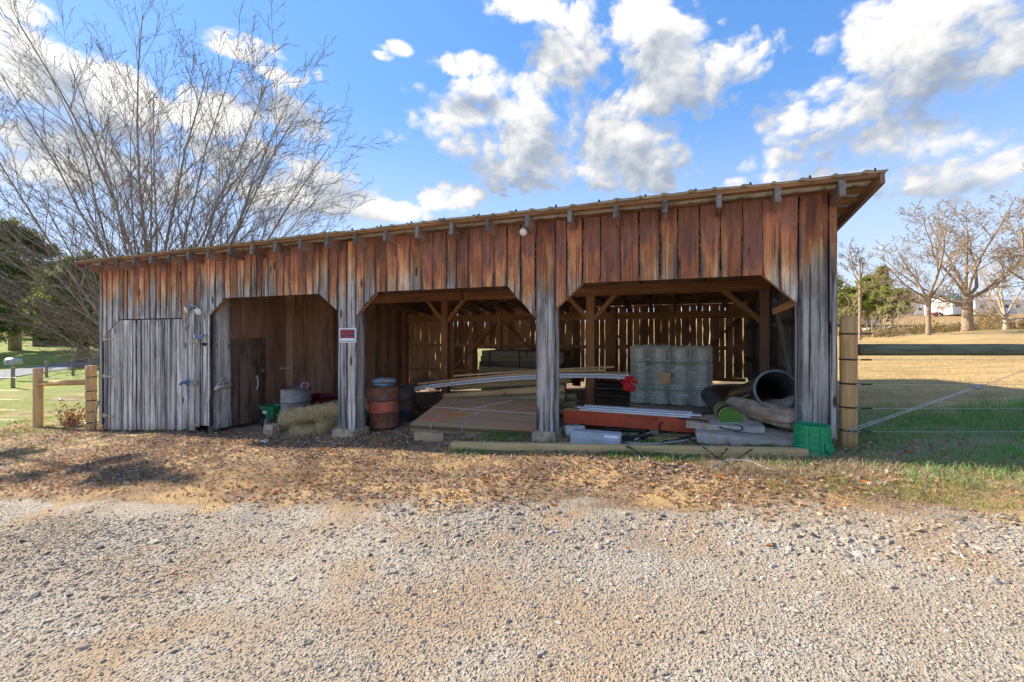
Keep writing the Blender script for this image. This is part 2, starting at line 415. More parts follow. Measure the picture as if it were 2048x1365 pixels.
# ------------------------------------------------------------------ ground
def ground_mat(t, b):
    p = t.pos(); x, y, z = t.sep(p)
    big = t.noise(p, .35, 4); mid = t.noise(p, 1.6, 5, .6); fine = t.noise(p, 16, 5, .65); ff = t.noise(p, 70, 4, .7)
    # gravel drive
    v1 = t.vor(p, 46); v2 = t.vor(p, 100)
    gcol = t.ramp(t.vor(p, 46, out=1), [(0,(.26,.21,.15)),(.4,(.36,.315,.25)),(.75,(.42,.40,.36)),(1,(.52,.48,.42))])
    gcol2 = t.ramp(t.vor(p, 100, out=1), [(0,(.27,.205,.13)),(.5,(.38,.32,.235)),(1,(.48,.43,.35))])
    dirtc = t.mix(fine, (.27,.21,.145), (.43,.36,.27))
    grav = t.mix(t.step(t.add(mid, t.mul(t.sub(big, .5), .9)), .38, .62), t.mix(.35, gcol, gcol2), t.mix(t.step(v2, .2, .5), gcol2, dirtc))
    grav = t.mix(t.step(t.noise(p, .8, 4), .50, .66, 0, .65), grav, t.mix(fine, (.27,.18,.10), (.44,.31,.19)))
    # leaf and straw litter
    lv = t.vor(t.vm('ADD', p, t.vm('SCALE', t.noise(p, 12, 2, out=1), .05)), 34, out=1)
    litter = t.ramp(lv, [(0,(.08,.052,.036)),(.3,(.18,.115,.072)),(.6,(.28,.19,.12)),(.85,(.25,.21,.165)),(1,(.38,.28,.18))])
    straw = t.mix(t.noise(t.vm('MULTIPLY', p, (9, 60, 9)), 1, 4, .6), (.32,.21,.10), (.60,.43,.22))
    litter = t.mix(t.step(mid, .42, .62), litter, straw)
    # green and dry grass
    grassc = t.mix(ff, (.08,.18,.035), (.22,.36,.09))
    dry = t.mix(t.noise(t.vm('MULTIPLY', p, (6, 6, 6)), 1, 6, .7), (.42,.275,.115), (.66,.46,.215))
    dry = t.mix(t.step(t.noise(p, .22, 5, .6), .46, .66, 0, .75), dry, (.33,.25,.09))
    dry = t.mix(t.step(t.noise(p, 1.1, 6, .7), .52, .66, 0, .35), dry, (.30,.19,.07))
    earth = t.mix(fine, (.28,.20,.14), (.50,.38,.27))
    lawn = t.mix(fine, (.13,.19,.03), (.30,.36,.07))
    lawn = t.mix(t.step(t.noise(p, .25, 4), .5, .65, 0, .55), lawn, (.42,.33,.10))
    # zones (in metres along and across the barn)
    yb = t.m('MINIMUM', t.m('MAXIMUM', t.m('MULTIPLY_ADD', x, .165, -4.28), -4.6), -1.75)
    edge = t.m('ADD', t.sub(y, yb), t.m('MULTIPLY_ADD', mid, 1.5, -.75))
    c = t.mix(t.step(edge, -.12, .12), grav, litter)
    # right side: grass in the lee of the barn, then hay field
    gr = t.mul(t.step(t.add(x, t.mul(mid, .8)), 14.3, 15.2), t.step(t.add(y, t.mul(mid, 1.4)), -.6, .4))
    dry = t.mix(t.step(t.noise(t.vm('MULTIPLY', p, (.5, 1.6, 1)), 1.0, 5, .7), .48, .62, 0, .5), dry, (.24,.20,.07))
    c = t.mix(gr, c, t.mix(t.step(mid, .4, .6, .25, .9), earth, grassc))
    fld = t.mul(t.step(x, 14.6, 15.5), t.step(t.add(y, t.mul(t.noise(p, .8, 4), 3)), 3.0, 4.4))
    c = t.mix(fld, c, dry)
    # left side: lawn
    lw = t.m('MAXIMUM', t.mul(t.step(t.m('ADD', x, t.mul(mid, 5)), 2.2, -1.5), t.step(t.m('ADD', y, t.mul(mid, 3)), -3.2, -1.0)), t.step(x, -10, -16))
    c = t.mix(t.mul(lw, t.step(big, .36, .56, .15, .8)), c, lawn)
    c = t.mix(t.step(x, -14, -20), c, lawn)
    # floor of the barn
    fl = t.mul(t.mul(t.step(x, .1, .3), t.step(x, BL-.1, BL-.3)), t.mul(t.step(t.add(y, t.mul(fine, .6)), .5, .9), t.step(y, BW, BW-.2)))
    c = t.mix(fl, c, earth)
    # far woodland floor and hillside
    c = t.mix(t.step(t.vm('LENGTH', p) if False else t.m('ADD', t.mul(y, .93), t.mul(x, -.37)), 82, 95), c, t.mix(t.noise(p, .05, 5), (.30,.17,.07), (.52,.34,.14)))
    t.put(b.inputs['Base Color'], c); b.inputs['Roughness'].default_value = .95; b.inputs['Specular IOR Level'].default_value = .15
    h = t.m('ADD', t.mul(t.step(v1, 0, .55, 1, 0), .8), t.m('ADD', t.mul(t.step(v2, 0, .5, 1, 0), .4), t.mul(fine, 1.2)))
    bump(t, b, h, .9, .012)
M_GROUND = mat('ground_cover', ground_mat)
def make_ground():
    nr, na = 130, 288
    rad = np.concatenate([[0], np.geomspace(.4, 1500, nr)])
    V = [(CX, CY, float(g(CX, CY)))]; Fq = []
    A = np.linspace(0, 2*np.pi, na, endpoint=False)
    for r_ in rad[1:]:
        xs, ys = CX+r_*np.cos(A), CY+r_*np.sin(A); zs = g(xs, ys)
        V += list(zip(xs, ys, zs))
    for i in range(nr-1):
        for k in range(na):
            a0 = 1+i*na+k; a1 = 1+i*na+(k+1) % na
            Fq.append((a0, a1, a1+na, a0+na))
    for k in range(na): Fq.append((0, 1+k, 1+(k+1) % na))
    m = MB(); m.add(V, Fq); return m.build('ground', M_GROUND, smooth=True)
ground = tag(make_ground(), kind='structure')

# ------------------------------------------------------------------ planks
def plank(T, uL, uR, bL, bR, tL, tR, th=.024, rows=7, wav=.006, cup=.006, tilt=.006, col=None):
    """one board in a wall: u across, w up, n outwards; T maps (u,w,n) to the world. bL.. are heights of its four corners"""
    wd = uR-uL; off = (random.uniform(0,90), random.uniform(0,90), random.uniform(0,90))
    eL = [random.gauss(0, wav) for _ in range(rows+1)]; eR = [random.gauss(0, wav) for _ in range(rows+1)]
    tl = random.uniform(-tilt, tilt); n0 = random.uniform(-.003, .003); cu = random.uniform(-cup, cup)
    vs, lo, cq = [], [], []
    for side in (1, 0):
        for i in range(rows+1):
            s_ = i/rows
            for j, q in enumerate((0, .5, 1)):
                u = uL+wd*q+(eL[i] if q == 0 else eR[i] if q == 1 else 0)
                wl = bL+(tL-bL)*s_; wr = bR+(tR-bR)*s_; ww = wl+(wr-wl)*q
                n = n0+tl*(q-.5)*2+cu*(1-abs(q-.5)*2)+(th if side else 0)
                vs.append(T(u, ww, n)); lo.append((ww+off[0], u-uL+off[1], n+off[2])); cq.append((q, s_, 0))
    k = 3*(rows+1); fs = []
    for i in range(rows):
        for j in range(2):
            a = i*3+j; fs += [(a, a+1, a+4, a+3), (k+a, k+a+3, k+a+4, k+a+1)]
        fs += [(i*3, i*3+3, k+i*3+3, k+i*3), (i*3+2, k+i*3+2, k+i*3+5, i*3+5)]
    for j in range(2):
        fs += [(j, k+j, k+j+1, j+1), (rows*3+j, rows*3+j+1, k+rows*3+j+1, k+rows*3+j)]
    mb_ = MB().add(vs, fs, lo); mb_.col = cq; return mb_
def splits(a, b, lo, hi):
    out = [a]; 
    while b-out[-1] > hi*1.25: out.append(out[-1]+random.uniform(lo, hi))
    if b-out[-1] < lo*.5 and len(out) > 1: out[-1] = b
    else: out.append(b)
    return out

barn = thing('barn', G(BL/2, 0), 'long weathered plank pole barn with open bays and a lean-to metal roof', 'barn')

# ---- front wall: header boards over the openings, full boards between them
o1 = [(fx(422), fz(422,630)), (fx(450), fz(450,597)), (fx(640), fz(640,588)), (fx(677), fz(677,622))]
o2 = [(fx(713), fz(713,632)), (fx(753), fz(753,584)), (fx(1015), fz(1015,573)), (fx(1072), fz(1072,636))]
o3 = [(fx(1112), fz(1112,618)), (fx(1166), fz(1166,567)), (fx(1525), fz(1525,551)), (fx(1595), fz(1595,607))]
hz1 = (o1[1][1]+o1[2][1])/2; hz2 = (o2[1][1]+o2[2][1])/2; hz3 = (o3[1][1]+o3[2][1])/2
for o, h in ((o1, hz1), (o2, hz2), (o3, hz3)): o[1] = (o[1][0], h); o[2] = (o[2][0], h)
dr = [(fx(207), fz(207,678)), (fx(241), fz(241,641)), (fx(365), fz(365,638)), (fx(392), fz(392,672))]
dr[2] = (dr[2][0], dr[1][1])
def zbot(x, side):
    e = 1e-4*side; x = x+e
    for o, gap in ((dr, .022), (o1, 0), (o2, 0), (o3, 0)):
        if o[0][0] < x < o[3][0]:
            return float(np.interp(x, [q[0] for q in o], [q[1] for q in o]))+gap
    return float(g(x, 0))+(.10 if x > 6 else .16)
front = MB()
gx = [0.05, dr[0][0]-.03]
for x0, x1 in ((.05, o1[0][0]-.02), (o1[0][0], o1[3][0]), (o2[0][0], o2[3][0]), (o3[0][0], BL-.05)):
    front.beam((x0, .045, WTOP-.22), (x1, .045, WTOP-.22), .04, .14)
frontw = front.build('front_wall', M_FRAME, barn)
keys = [0, dr[0][0], dr[1][0], dr[2][0], dr[3][0], o1[0][0], o1[1][0], o1[2][0], o1[3][0], o2[0][0], o2[1][0], o2[2][0], o2[3][0], o3[0][0], o3[1][0], o3[2][0], o3[3][0], fx(1657), BL]
ed = [0]
for a, b in zip(keys[:-1], keys[1:]):
    lo, hi = (.15, .23) if a < 7 else (.17, .26) if a < 11 else (.19, .28)
    if b-a < .42 and a not in (o1[2][0],): s_ = [a, b] if b-a < .33 else [a, a+(b-a)*random.uniform(.4, .6), b]
    else: s_ = splits(a, b, lo, hi)
    ed += s_[1:]
TF = lambda u, w_, n: Vector((u, -n, w_))
for a, b in zip(ed[:-1], ed[1:]):
    full = zbot((a+b)/2, 1) < float(g((a+b)/2, 0))+.5
    gp = random.choice((.004, .006, .009, .013))
    m = plank(TF, a+gp, b-gp, zbot(a, 1), zbot(b, -1), WTOP+.005, WTOP+.005, rows=10 if full else 6, wav=.003, cup=.005, tilt=.004)
    m.build('board', M_SIDE, frontw)
nm = MB().lathe([(0,.0045),(.004,.0045),(.0055,.002),(.0055,-.004)], 6, rotM((0,-1,0)).to_4x4())
no_ = nm.build('nail', M_IRON); nmesh = no_.data; bpy.data.objects.remove(no_); cnt = 0
for a, b in zip(ed[:-1], ed[1:]):
    for zz in (WTOP-.16, WTOP-.27, WTOP-.98):
        for xx in (a+.035, b-.035):
            if zbot(xx, 0) < zz-.03 and cnt < 290 and random.random() < .8:
                o = bpy.data.objects.new('nail', nmesh); COL.objects.link(o); o.parent = frontw; o.location = Vector((xx+random.uniform(-.008,.008), -.029, zz+random.uniform(-.02,.02)))-Vector(frontw['_o']); cnt += 1
# thin dark nailer trim under the header edges
for o in (o1, o2, o3):
    tr = MB()
    for (xa, za), (xb, zb) in zip(o[:-1], o[1:]): tr.beam((xa, .05, za+.045), (xb, .05, zb+.045), .035, .07)
    tr.build('header_rail', M_FRAME, barn)
# posts behind the front boards, boxed by side boards
def pillar(px0, px1, pad):
    x0, x1 = fx(px0), fx(px1); xm = (x0+x1)/2; zg = float(g(xm, .1))
    m = MB().beam((xm, .125, zg), (xm, .125, WTOP-.02), x1-x0-.06, .15, up=(0,1,0)); m.build('post', M_TAIL, barn)
    for sx, s_ in ((x0, 1), (x1, -1)):
        T = (lambda sx, s_: lambda u, w_, n: Vector((sx+s_*(.026-n), u, w_)))(sx, s_)
        plank(T, .003, .21, zg+.1, zg+.1, WTOP-.3, WTOP-.3, rows=8, wav=.003).build('board', M_SIDE, frontw)
    if pad:
        p = MB(); z1 = zg+.13
        def ring(h, e): return [(x0-e, -.09-e, h), (x1+e, -.09-e, h), (x1+e, .3, h), (x0-e, .3, h)]
        p.add(ring(zg-.2, .05)+ring(z1-.03, .02)+ring(z1, 0), [(0,1,5,4),(1,2,6,5),(2,3,7,6),(3,0,4,7),(4,5,9,8),(5,6,10,9),(6,7,11,10),(7,4,8,11),(8,9,10,11)])
        p.build('footing', M_CONC, barn)
pillar(677, 713, True); pillar(1072, 1112, True); pillar(1598, 1655, False)
zc = float(g(BL, 0))
MB().beam((.1, .1, float(g(0,0))), (.1, .1, WTOP-.05), .14, .14, up=(0,1,0)).build('post', M_TAIL, barn)
MB().beam((o1[0][0]-.1, .12, float(g(4,0))), (o1[0][0]-.1, .12, WTOP-.05), .14, .14, up=(0,1,0)).build('post', M_TAIL, barn)

# ---- left door with chamfered top
door = MB()
for zz in (.35, 1.35, 2.2): door.beam((dr[0][0]+.1, .04, float(g(1.5,0))+zz), (dr[3][0]-.1, .04, float(g(1.5,0))+zz), .03, .12)
door = door.build('door', M_FRAME, barn)
TD = lambda u, w_, n: Vector((u, -n+.016, w_))
e2 = [dr[0][0]+.012]
for a, b in ((dr[0][0]+.012, dr[1][0]), (dr[1][0], dr[2][0]), (dr[2][0], dr[3][0]-.014)): e2 += splits(a, b, .13, .21)[1:]
def dtop(x): return float(np.interp(x, [q[0] for q in dr], [q[1] for q in dr]))
for a, b in zip(e2[:-1], e2[1:]):
    plank(TD, a+.003, b-.003, float(g(a,0))+random.uniform(.02,.06), float(g(b,0))+random.uniform(.02,.06), dtop(a), dtop(b), rows=10, wav=.004, tilt=.008).build('board', M_SIDE, door)
M_HINGE = simple('pale_hinge_metal', (.50,.49,.40), .6, .5, .2, 30, dirt=(.3,.14,.06), dirtamt=.7)
for px, py in ((213,679),(213,753),(213,832),(386,682),(384,766),(388,850)):
    p = onY(px, py, -.042); h = MB(); s_ = 1 if px < 300 else -1
    w1 = .34 if px < 300 else .3
    h.add([p+Vector((-.16*s_, 0, .045)), p+Vector((-.16*s_, 0, -.045)), p+Vector((-.02*s_, 0, -.03)), p+Vector((w1*s_-.1*s_, 0, -.012)), p+Vector((w1*s_-.1*s_, 0, .012)), p+Vector((-.02*s_, 0, .03))]
          +[p+Vector((-.16*s_, .008, .045)), p+Vector((-.16*s_, .008, -.045)), p+Vector((-.02*s_, .008, -.03)), p+Vector((w1*s_-.1*s_, .008, -.012)), p+Vector((w1*s_-.1*s_, .008, .012)), p+Vector((-.02*s_, .008, .03))],
          [(0,1,2,5),(5,2,3,4),(0,6,7,1),(1,7,8,2),(2,8,9,3),(3,9,10,4),(4,10,11,5),(5,11,6,0)])
    h.tube([p+Vector((-.03*s_, -.008, -.05)), p+Vector((-.03*s_, -.008, .05))], .012, 8)
    h.build('hinge', M_HINGE, door)

# ---- partition running back from the first opening, with a plank door
XP = o1[0][0]+.03
TP = lambda u, w_, n: Vector((XP+n, u, w_))
yd0, yd1 = onX(461, 700, XP).y, onX(531, 700, XP).y
zd = (onX(461, 677, XP).z+onX(531, 676, XP).z)/2
part = MB()
for zz in (.45, 1.6): part.beam((XP-.05, yd1+.05, float(g(XP,2))+zz), (XP-.05, BW, float(g(XP,5))+zz), .05, .12)
part = part.build('partition', M_FRAME, barn)
pe = splits(.03, yd0, .2, .34)+splits(yd0, yd1, .2, .3)[1:]+splits(yd1, BW-.02, .19, .32)[1:]
for a, b in zip(pe[:-1], pe[1:]):
    mid_ = (a+b)/2; bot = zd+.02 if yd0 < mid_ < yd1 else float(g(XP, mid_))+.08
    plank(TP, a+.002, b-.002, bot, bot, roofz(a)-.02, roofz(b)-.02, rows=9, wav=.002, tilt=.005).build('board', M_SIDE if b < yd0+.02 else M_IN, part)
pdoor = MB()
for zz in (.3, 1.2): pdoor.beam((XP-.03, yd0+.05, float(g(XP,1))+zz), (XP-.03, yd1-.05, float(g(XP,1))+zz), .03, .12)
pdoor = pdoor.build('door', M_FRAME, barn)
de = splits(yd0+.01, yd1-.01, .18, .26)
for a, b in zip(de[:-1], de[1:]): plank(TP, a+.002, b-.002, float(g(XP,a))+.07, float(g(XP,b))+.07, zd-.012, zd-.012, rows=8, wav=.002).build('board', M_DOORIN, pdoor)
hp = [onX(513, 752+i*27/6, XP+.03) for i in range(7)]
hh = MB().tube([p+Vector((.05*math.sin(math.pi*i/6)**.5 if 0 < i < 6 else 0, 0, 0)) for i, p in enumerate(hp)], .011, 8); hh.build('handle', M_WHITE, pdoor)
MB().box(onX(526, 741, XP+.04), (.03, .05, .07)).build('latch', M_GALV, pdoor)
MB().beam(onX(461, 676, XP+.03), onX(531, 675, XP+.03), .03, .035).build('lintel', M_FRAME, barn)
MB().beam(onX(560, 737, XP+.03), onX(583, 736.5, XP+.03), .015, .02).build('wall_hook', M_WHITE, barn)

# ---- back wall: narrow warped boards with daylight between them
TB = lambda u, w_, n: Vector((u, BW-n, w_))
ZB = roofz(BW)
backm = MB()
zg1, zg2 = onY(1000, 692, BW).z, onY(860, 739, BW).z
ztop_b = onY(900, 638, BW).z
wx0, wx1 = onY(952, 700, BW).x, onY(993, 700, BW).x
wz0, wz1 = onY(970, 741, BW).z, onY(970, 696, BW).z
back = MB()
for zz, hh_ in ((zg1, .10), (zg2, .09)): back.beam((.1, BW-.055, zz), (BL-.1, BW-.055, zz), .05, hh_)
back.beam((XP, BW-.075, ztop_b), (BL-.1, BW-.075, ztop_b), .09, .2)
back = back.build('back_wall', M_FRAME, barn)
x = .02
while x < BL-.05:
    wd = random.uniform(.14, .26); rt = x/BL
    gap = random.choice((.001, .003, .006, .012)) if x < 9.8 else random.choice((.003, .007, .012, .018))
    b_ = min(x+wd, BL-.02); xm = (x+b_)/2
    bt = float(g(xm, BW))+random.uniform(.03, .2); tp = ZB+.02+random.uniform(-.03, .01)
    if wx0 < xm < wx1:
        plank(TB, x, b_-gap, bt, bt, wz0, wz0, rows=5, wav=.008).build('board', M_BACK, back)
        plank(TB, x, b_-gap, wz1, wz1, tp, tp, rows=5, wav=.008).build('board', M_BACK, back)
    else:
        plank(TB, x, b_-gap, bt, bt, tp, tp, rows=12, wav=.008 if x < 9.8 else .005, tilt=.012).build('board', M_BACK, back)
    x = b_
wf = MB()
for a, b in (((wx0,wz0),(wx1,wz0)),((wx1,wz0),(wx1,wz1)),((wx1,wz1),(wx0,wz1)),((wx0,wz1),(wx0,wz0))):
    wf.beam((a[0], BW-.03, a[1]), (b[0], BW-.03, b[1]), .05, .05)
wf.build('window_frame', M_PURL, barn)

# ---- end walls
def endwall(x, xin, name, gaps, m):
    T = lambda u, w_, n: Vector((x+(n if xin > 0 else -n), u, w_))
    e = MB()
    for zz in (.7, 1.5): e.beam((x+xin*.06, .2, float(g(x,3))+zz), (x+xin*.06, BW-.1, float(g(x,3))+zz-.02), .05, .11)
    e = e.build(name, m, barn); y = .03
    while y < BW-.03:
        b_ = min(y+random.uniform(.2, .3), BW-.01); gp = random.choice(gaps)
        plank(T, y, b_-gp, float(g(x,y))+.08, float(g(x,b_))+.08, roofz(y)-.02, roofz(b_)-.02, rows=8, wav=.005, tilt=.01).build('board', m, e)
        y = b_
endwall(.02, 1, 'left_end_wall', (.003, .006), M_SIDE)
endwall(BL-.03, -1, 'right_end_wall', (.008, .015, .028), M_TAIL)

# ---- frame: middle posts and beam with knee braces, back posts and braces
YM = 3.45
zbm = (onY(900, 594, YM).z+onY(1350, 577, YM).z)/2
midb = MB().beam((XP+.03, YM, zbm), (BL-.1, YM, zbm), .12, .21, jit=.004); midb.build('beam', M_FRAME, barn)
plate = MB().beam((XP+.03, YM, zbm+.16), (BL-.1, YM, zbm+.16), .1, .09); plate.build('beam', M_RAFT, barn)
for px_, w_ in ((892, .17), (1182, .17)):
    p = onY(px_, 700, YM); zg_ = float(g(p.x, YM))
    MB().beam((p.x, YM, zg_-.05), (p.x, YM, zbm-.105), w_, w_, up=(0,1,0)).build('post', M_FRAME, barn)
    for s_ in (-1, 1):
        MB().beam((p.x+s_*.06, YM, zbm-.62), (p.x+s_*.52, YM, zbm-.09), .09, .1, up=(0,1,0)).build('brace', M_FRAME, barn)
p3 = onY(1512, 700, YM)
MB().beam((BL-.25, YM, zbm-.7), (BL-.9, YM, zbm-.08), .09, .1, up=(0,1,0)).build('brace', M_FRAME, barn)
MB().beam((BL-.2, YM, float(g(BL,YM))), (BL-.2, YM, zbm-.1), .16, .16, up=(0,1,0)).build('post', M_RAFT, barn)
for xx in (7.5, 11.1):
    MB().beam((xx, BW-.11, float(g(xx,BW))), (xx, BW-.11, ZB-.05), .17, .13, up=(0,1,0)).build('post', M_FRAME, barn)
def ypl(px, py, y): return onY(px, py, y)
for (a, b) in (((997, 641), (905, 740)), ((1005, 643), (1064, 703)), ((1232, 668), (1266, 706)), ((1475, 640), (1414, 697))):
    MB().beam(ypl(*a, BW-.14), ypl(*b, BW-.14), .05, .12, up=(0,1,0)).build('brace', M_FRAME, barn)
# leaning props in the right-hand bay
MB().beam(onY(1549, 600, 1.6), onY(1580, 755, 1.2), .05, .12, up=(0,1,0)).build('prop', M_TAIL, barn)
MB().beam(onY(1550, 624, 1.0), onY(1606, 600, .55), .08, .09).build('brace', M_FRAME, barn)
for xx in (9.3, 12.8):
    pass
# ---- roof
X0, X1 = -.32, BL+.33; OV = .30
roof = MB()
def roofpt(x, y, dz): return Vector((x, y, roofz(y)+dz))
nx = 400
vs, fs = [], []
prof = []
for i in range(nx+1):
    x = X0-.02+(X1-X0+.04)*i/nx; k = (x/.29) % 1.0
    h = .020 if k < .06 or .94 < k else (.012 if .08 < k < .16 else 0)
    prof.append((x, h))
ys = [-OV-.04, 1.5, 3.4, 5.2, BW+.28]
wv = [[.006*math.sin(x*2.1+j)+.004*math.sin(x*5.3+2*j) for x, _ in prof] for j in range(len(ys))]
for dz in (.068, .062):
    for j, y in enumerate(ys):
        for i, (x, h) in enumerate(prof): vs.append(roofpt(x, y, dz+h+(wv[j][i] if j == 0 else 0)))
n1 = (nx+1)*len(ys)
for j in range(len(ys)-1):
    for i in range(nx):
        a = j*(nx+1)+i; q = (a, a+1, a+nx+2, a+nx+1); fs.append(q); fs.append(tuple(reversed([k+n1 for k in q])))
for i in range(nx): fs.append((i, n1+i, n1+i+1, i+1))
roof.add(vs, fs); roof = roof.build('roof', M_ROOF, barn); roof.data.materials.append(M_UNDER); roof.data.polygons.foreach_set('material_index', [1 if i % 2 and i < 2*nx*(len(ys)-1) else 0 for i in range(len(roof.data.polygons))])
yy = -OV
k = 0
while yy < BW+.25:
    MB().beam(roofpt(X0+.01, yy+.05, .036), roofpt(X1-.01, yy+.05, .036), .10 if k else .085, .045, up=(0,SLOPE,1), jit=.006).build('purlin', M_PURL, roof)
    yy += .31 if k < 3 else .40; k += 1
for x in [X0+.02, X1-.02]:
    MB().beam(roofpt(x, -OV-.01, .0), roofpt(x, BW+.2, .0), .04, .13, up=(0,0,1)).build('rake_board', M_RAFT, roof)
rx = [fx(q) for q in (200,213,243,275,310,345,395)]
xs_ = np.linspace(.12, BL-.04, 25)
for x in xs_:
    MB().beam(roofpt(x, -OV+.02, -.075), roofpt(x, BW+.15, -.075), .05, .16, up=(0,0,1)).build('rafter', M_RAFT, roof)
    t_ = MB(); zz = roofz(-OV)
    t_.beam(roofpt(x, -OV-.025, -.072), roofpt(x, -OV+.0195, -.072), .056, .172, up=(0,0,1)); t_.build('rafter_end', M_TAIL, roof)
# screw heads and seams standing above the front edge
for x in np.arange(X0+.1, X1, .58):
    MB().lathe([(0,.105),(.012,.104),(.016,.09),(.016,.07)], 6, Matrix.Translation(roofpt(x, -OV-.015, 0))).build('roof_screw', M_BLACK, roof)
# ------------------------------------------------------------------ loose ground cover: stones, leaves, straw, grass
def col_mat(name, rough=.9, trans=0.0, vary=.12, scale=60, spec=.2):
    def fn(t, b):
        c = t.attr('col', 'Color'); n = t.noise(t.pos(), scale, 3)
        c = t.mix(1.0, c, t.ramp(n, [(.25, 1-vary*2), (.75, 1+vary)]), 'MULTIPLY')
        t.put(b.inputs['Base Color'], c); b.inputs['Roughness'].default_value = rough; b.inputs['Specular IOR Level'].default_value = spec
        if trans:
            tr = t.node('ShaderNodeBsdfTranslucent'); t.put(tr.inputs[0], c)
            mx = t.node('ShaderNodeMixShader'); mx.inputs[0].default_value = trans
            t.l.new(b.outputs[0], mx.inputs[1]); t.l.new(tr.outputs[0], mx.inputs[2])
            t.l.new(mx.outputs[0], t.n['Material Output'].inputs[0])
    return mat(name, fn)
M_STONE = col_mat('crushed_limestone', .92, vary=.18, scale=45)
M_LEAF = col_mat('dead_leaf', .8, .25)
M_BLADE = col_mat('grass_blade', .7, .35)
def ybound(x): return np.clip(.165*x-4.28, -4.6, -1.75)
ph = (1+5**.5)/2
ICO_V = np.array([(-1,ph,0),(1,ph,0),(-1,-ph,0),(1,-ph,0),(0,-1,ph),(0,1,ph),(0,-1,-ph),(0,1,-ph),(ph,0,-1),(ph,0,1),(-ph,0,-1),(-ph,0,1)])/math.hypot(1, ph)
ICO_F = np.array([(0,11,5),(0,5,1),(0,1,7),(0,7,10),(0,10,11),(1,5,9),(5,11,4),(11,10,2),(10,7,6),(7,1,8),(3,9,4),(3,4,2),(3,2,6),(3,6,8),(3,8,9),(4,9,5),(2,4,11),(6,2,10),(8,6,7),(9,8,1)])
def smooth_noise(x, y, s, seed):
    r_ = np.random.default_rng(seed); t = 0
    for k in range(5):
        fx_, fy_ = r_.normal(0, s, 2); t = t+np.sin(x*fx_+y*fy_+r_.uniform(0, 6.28))
    return t/5
# --- stones
N = 64000
sx = rng.uniform(2.5, 19.5, N); sy = rng.uniform(-6.6, -1.2, N)
d_c = np.hypot(sx-CX, sy-CY)
edge = ybound(sx)+.45*smooth_noise(sx, sy, 1.6, 3)
fade = np.clip((edge-sy)/.5+.25, 0, 1)
vis = ((-(sx-CX)*ST+(sy-CY)*CT) > 1.7)
keep = (rng.random(N) < fade) & (vis | (rng.random(N) < .22))
loose = sstep(edge-sy, 1.35, .1)*sstep(sx, 7.5, 12)+.55*sstep(smooth_noise(sx, sy, 1.1, 9), .15, .6)
keep &= rng.random(N) < np.clip(.34+.7*loose, 0, 1)
sx, sy, loose = sx[keep], sy[keep], loose[keep]; n = len(sx)
size = .0066*np.exp(rng.normal(0, .42, n))*(1+.75*loose); big = rng.random(n) < .010; size[big] *= rng.uniform(1.4, 2.1, big.sum())
size = np.clip(size, .004, .036)
tone = rng.random((n, 1)); warm = np.clip(.5+.5*smooth_noise(sx, sy, .8, 5)+rng.normal(0, .28, n), 0, 1)[:, None]
scol = (np.array([.38,.35,.305])*(1-warm)+np.array([.46,.355,.235])*warm)*(.68+.55*tone)
scol = np.where(rng.random((n, 1)) < .05, np.array([.62,.58,.51]), scol); scol = np.where(rng.random((n, 1)) < .01, np.array([.15,.15,.16]), scol)
def stones(idx):
    m_ = len(idx); J = 1+rng.uniform(-.32, .32, (m_, 12, 1))
    V = ICO_V[None]*J*np.stack([rng.uniform(.8, 1.7, m_), rng.uniform(.7, 1.1, m_), rng.uniform(.4, .8, m_)], 1)[:, None, :]
    a = rng.uniform(0, 6.283, m_); tl = rng.normal(0, .3, m_)
    ca, sa, ct, st = np.cos(a), np.sin(a), np.cos(tl), np.sin(tl)
    x, y, z = V[..., 0], V[..., 1], V[..., 2]
    x, z = x*ct[:, None]-z*st[:, None], x*st[:, None]+z*ct[:, None]
    V = np.stack([x*ca[:, None]-y*sa[:, None], x*sa[:, None]+y*ca[:, None], z], 2)*size[idx][:, None, None]
    return V
order = np.argsort(-size/np.hypot(sx-CX, sy-CY)*((-(sx-CX)*ST+(sy-CY)*CT) > 1.9))
single, rest = order[:300], order[300:]
Vr = stones(rest); base = np.stack([sx[rest], sy[rest], g(sx[rest], sy[rest])+size[rest]*.12], 1)
Vr = (Vr+base[:, None]).reshape(-1, 3)
Fr = (ICO_F[None]+(np.arange(len(rest))*12)[:, None, None]).reshape(-1, 3)
gs = np_mesh('gravel', Vr, Fr, M_STONE, np.repeat(scol[rest], 12, 0), ground); tag(gs, kind='stuff')
# the largest stones one by one; a few meshes are shared between them
protos = []
for k in range(24):
    i = single[k*12]; V = stones(np.array([i]))[0]/size[i]
    c_ = np.repeat(scol[i][None], 12, 0)
    o = np_mesh('stone', V, ICO_F, M_STONE, c_); protos.append(o.data); bpy.data.objects.remove(o)
for k, i in enumerate(single):
    o = bpy.data.objects.new('stone', protos[k % 24]); COL.objects.link(o); o.parent = ground
    o.location = (sx[i], sy[i], float(g(sx[i], sy[i]))+size[i]*.1); o.scale = (size[i],)*3; o.rotation_euler = (0, 0, rng.uniform(0, 6.28))
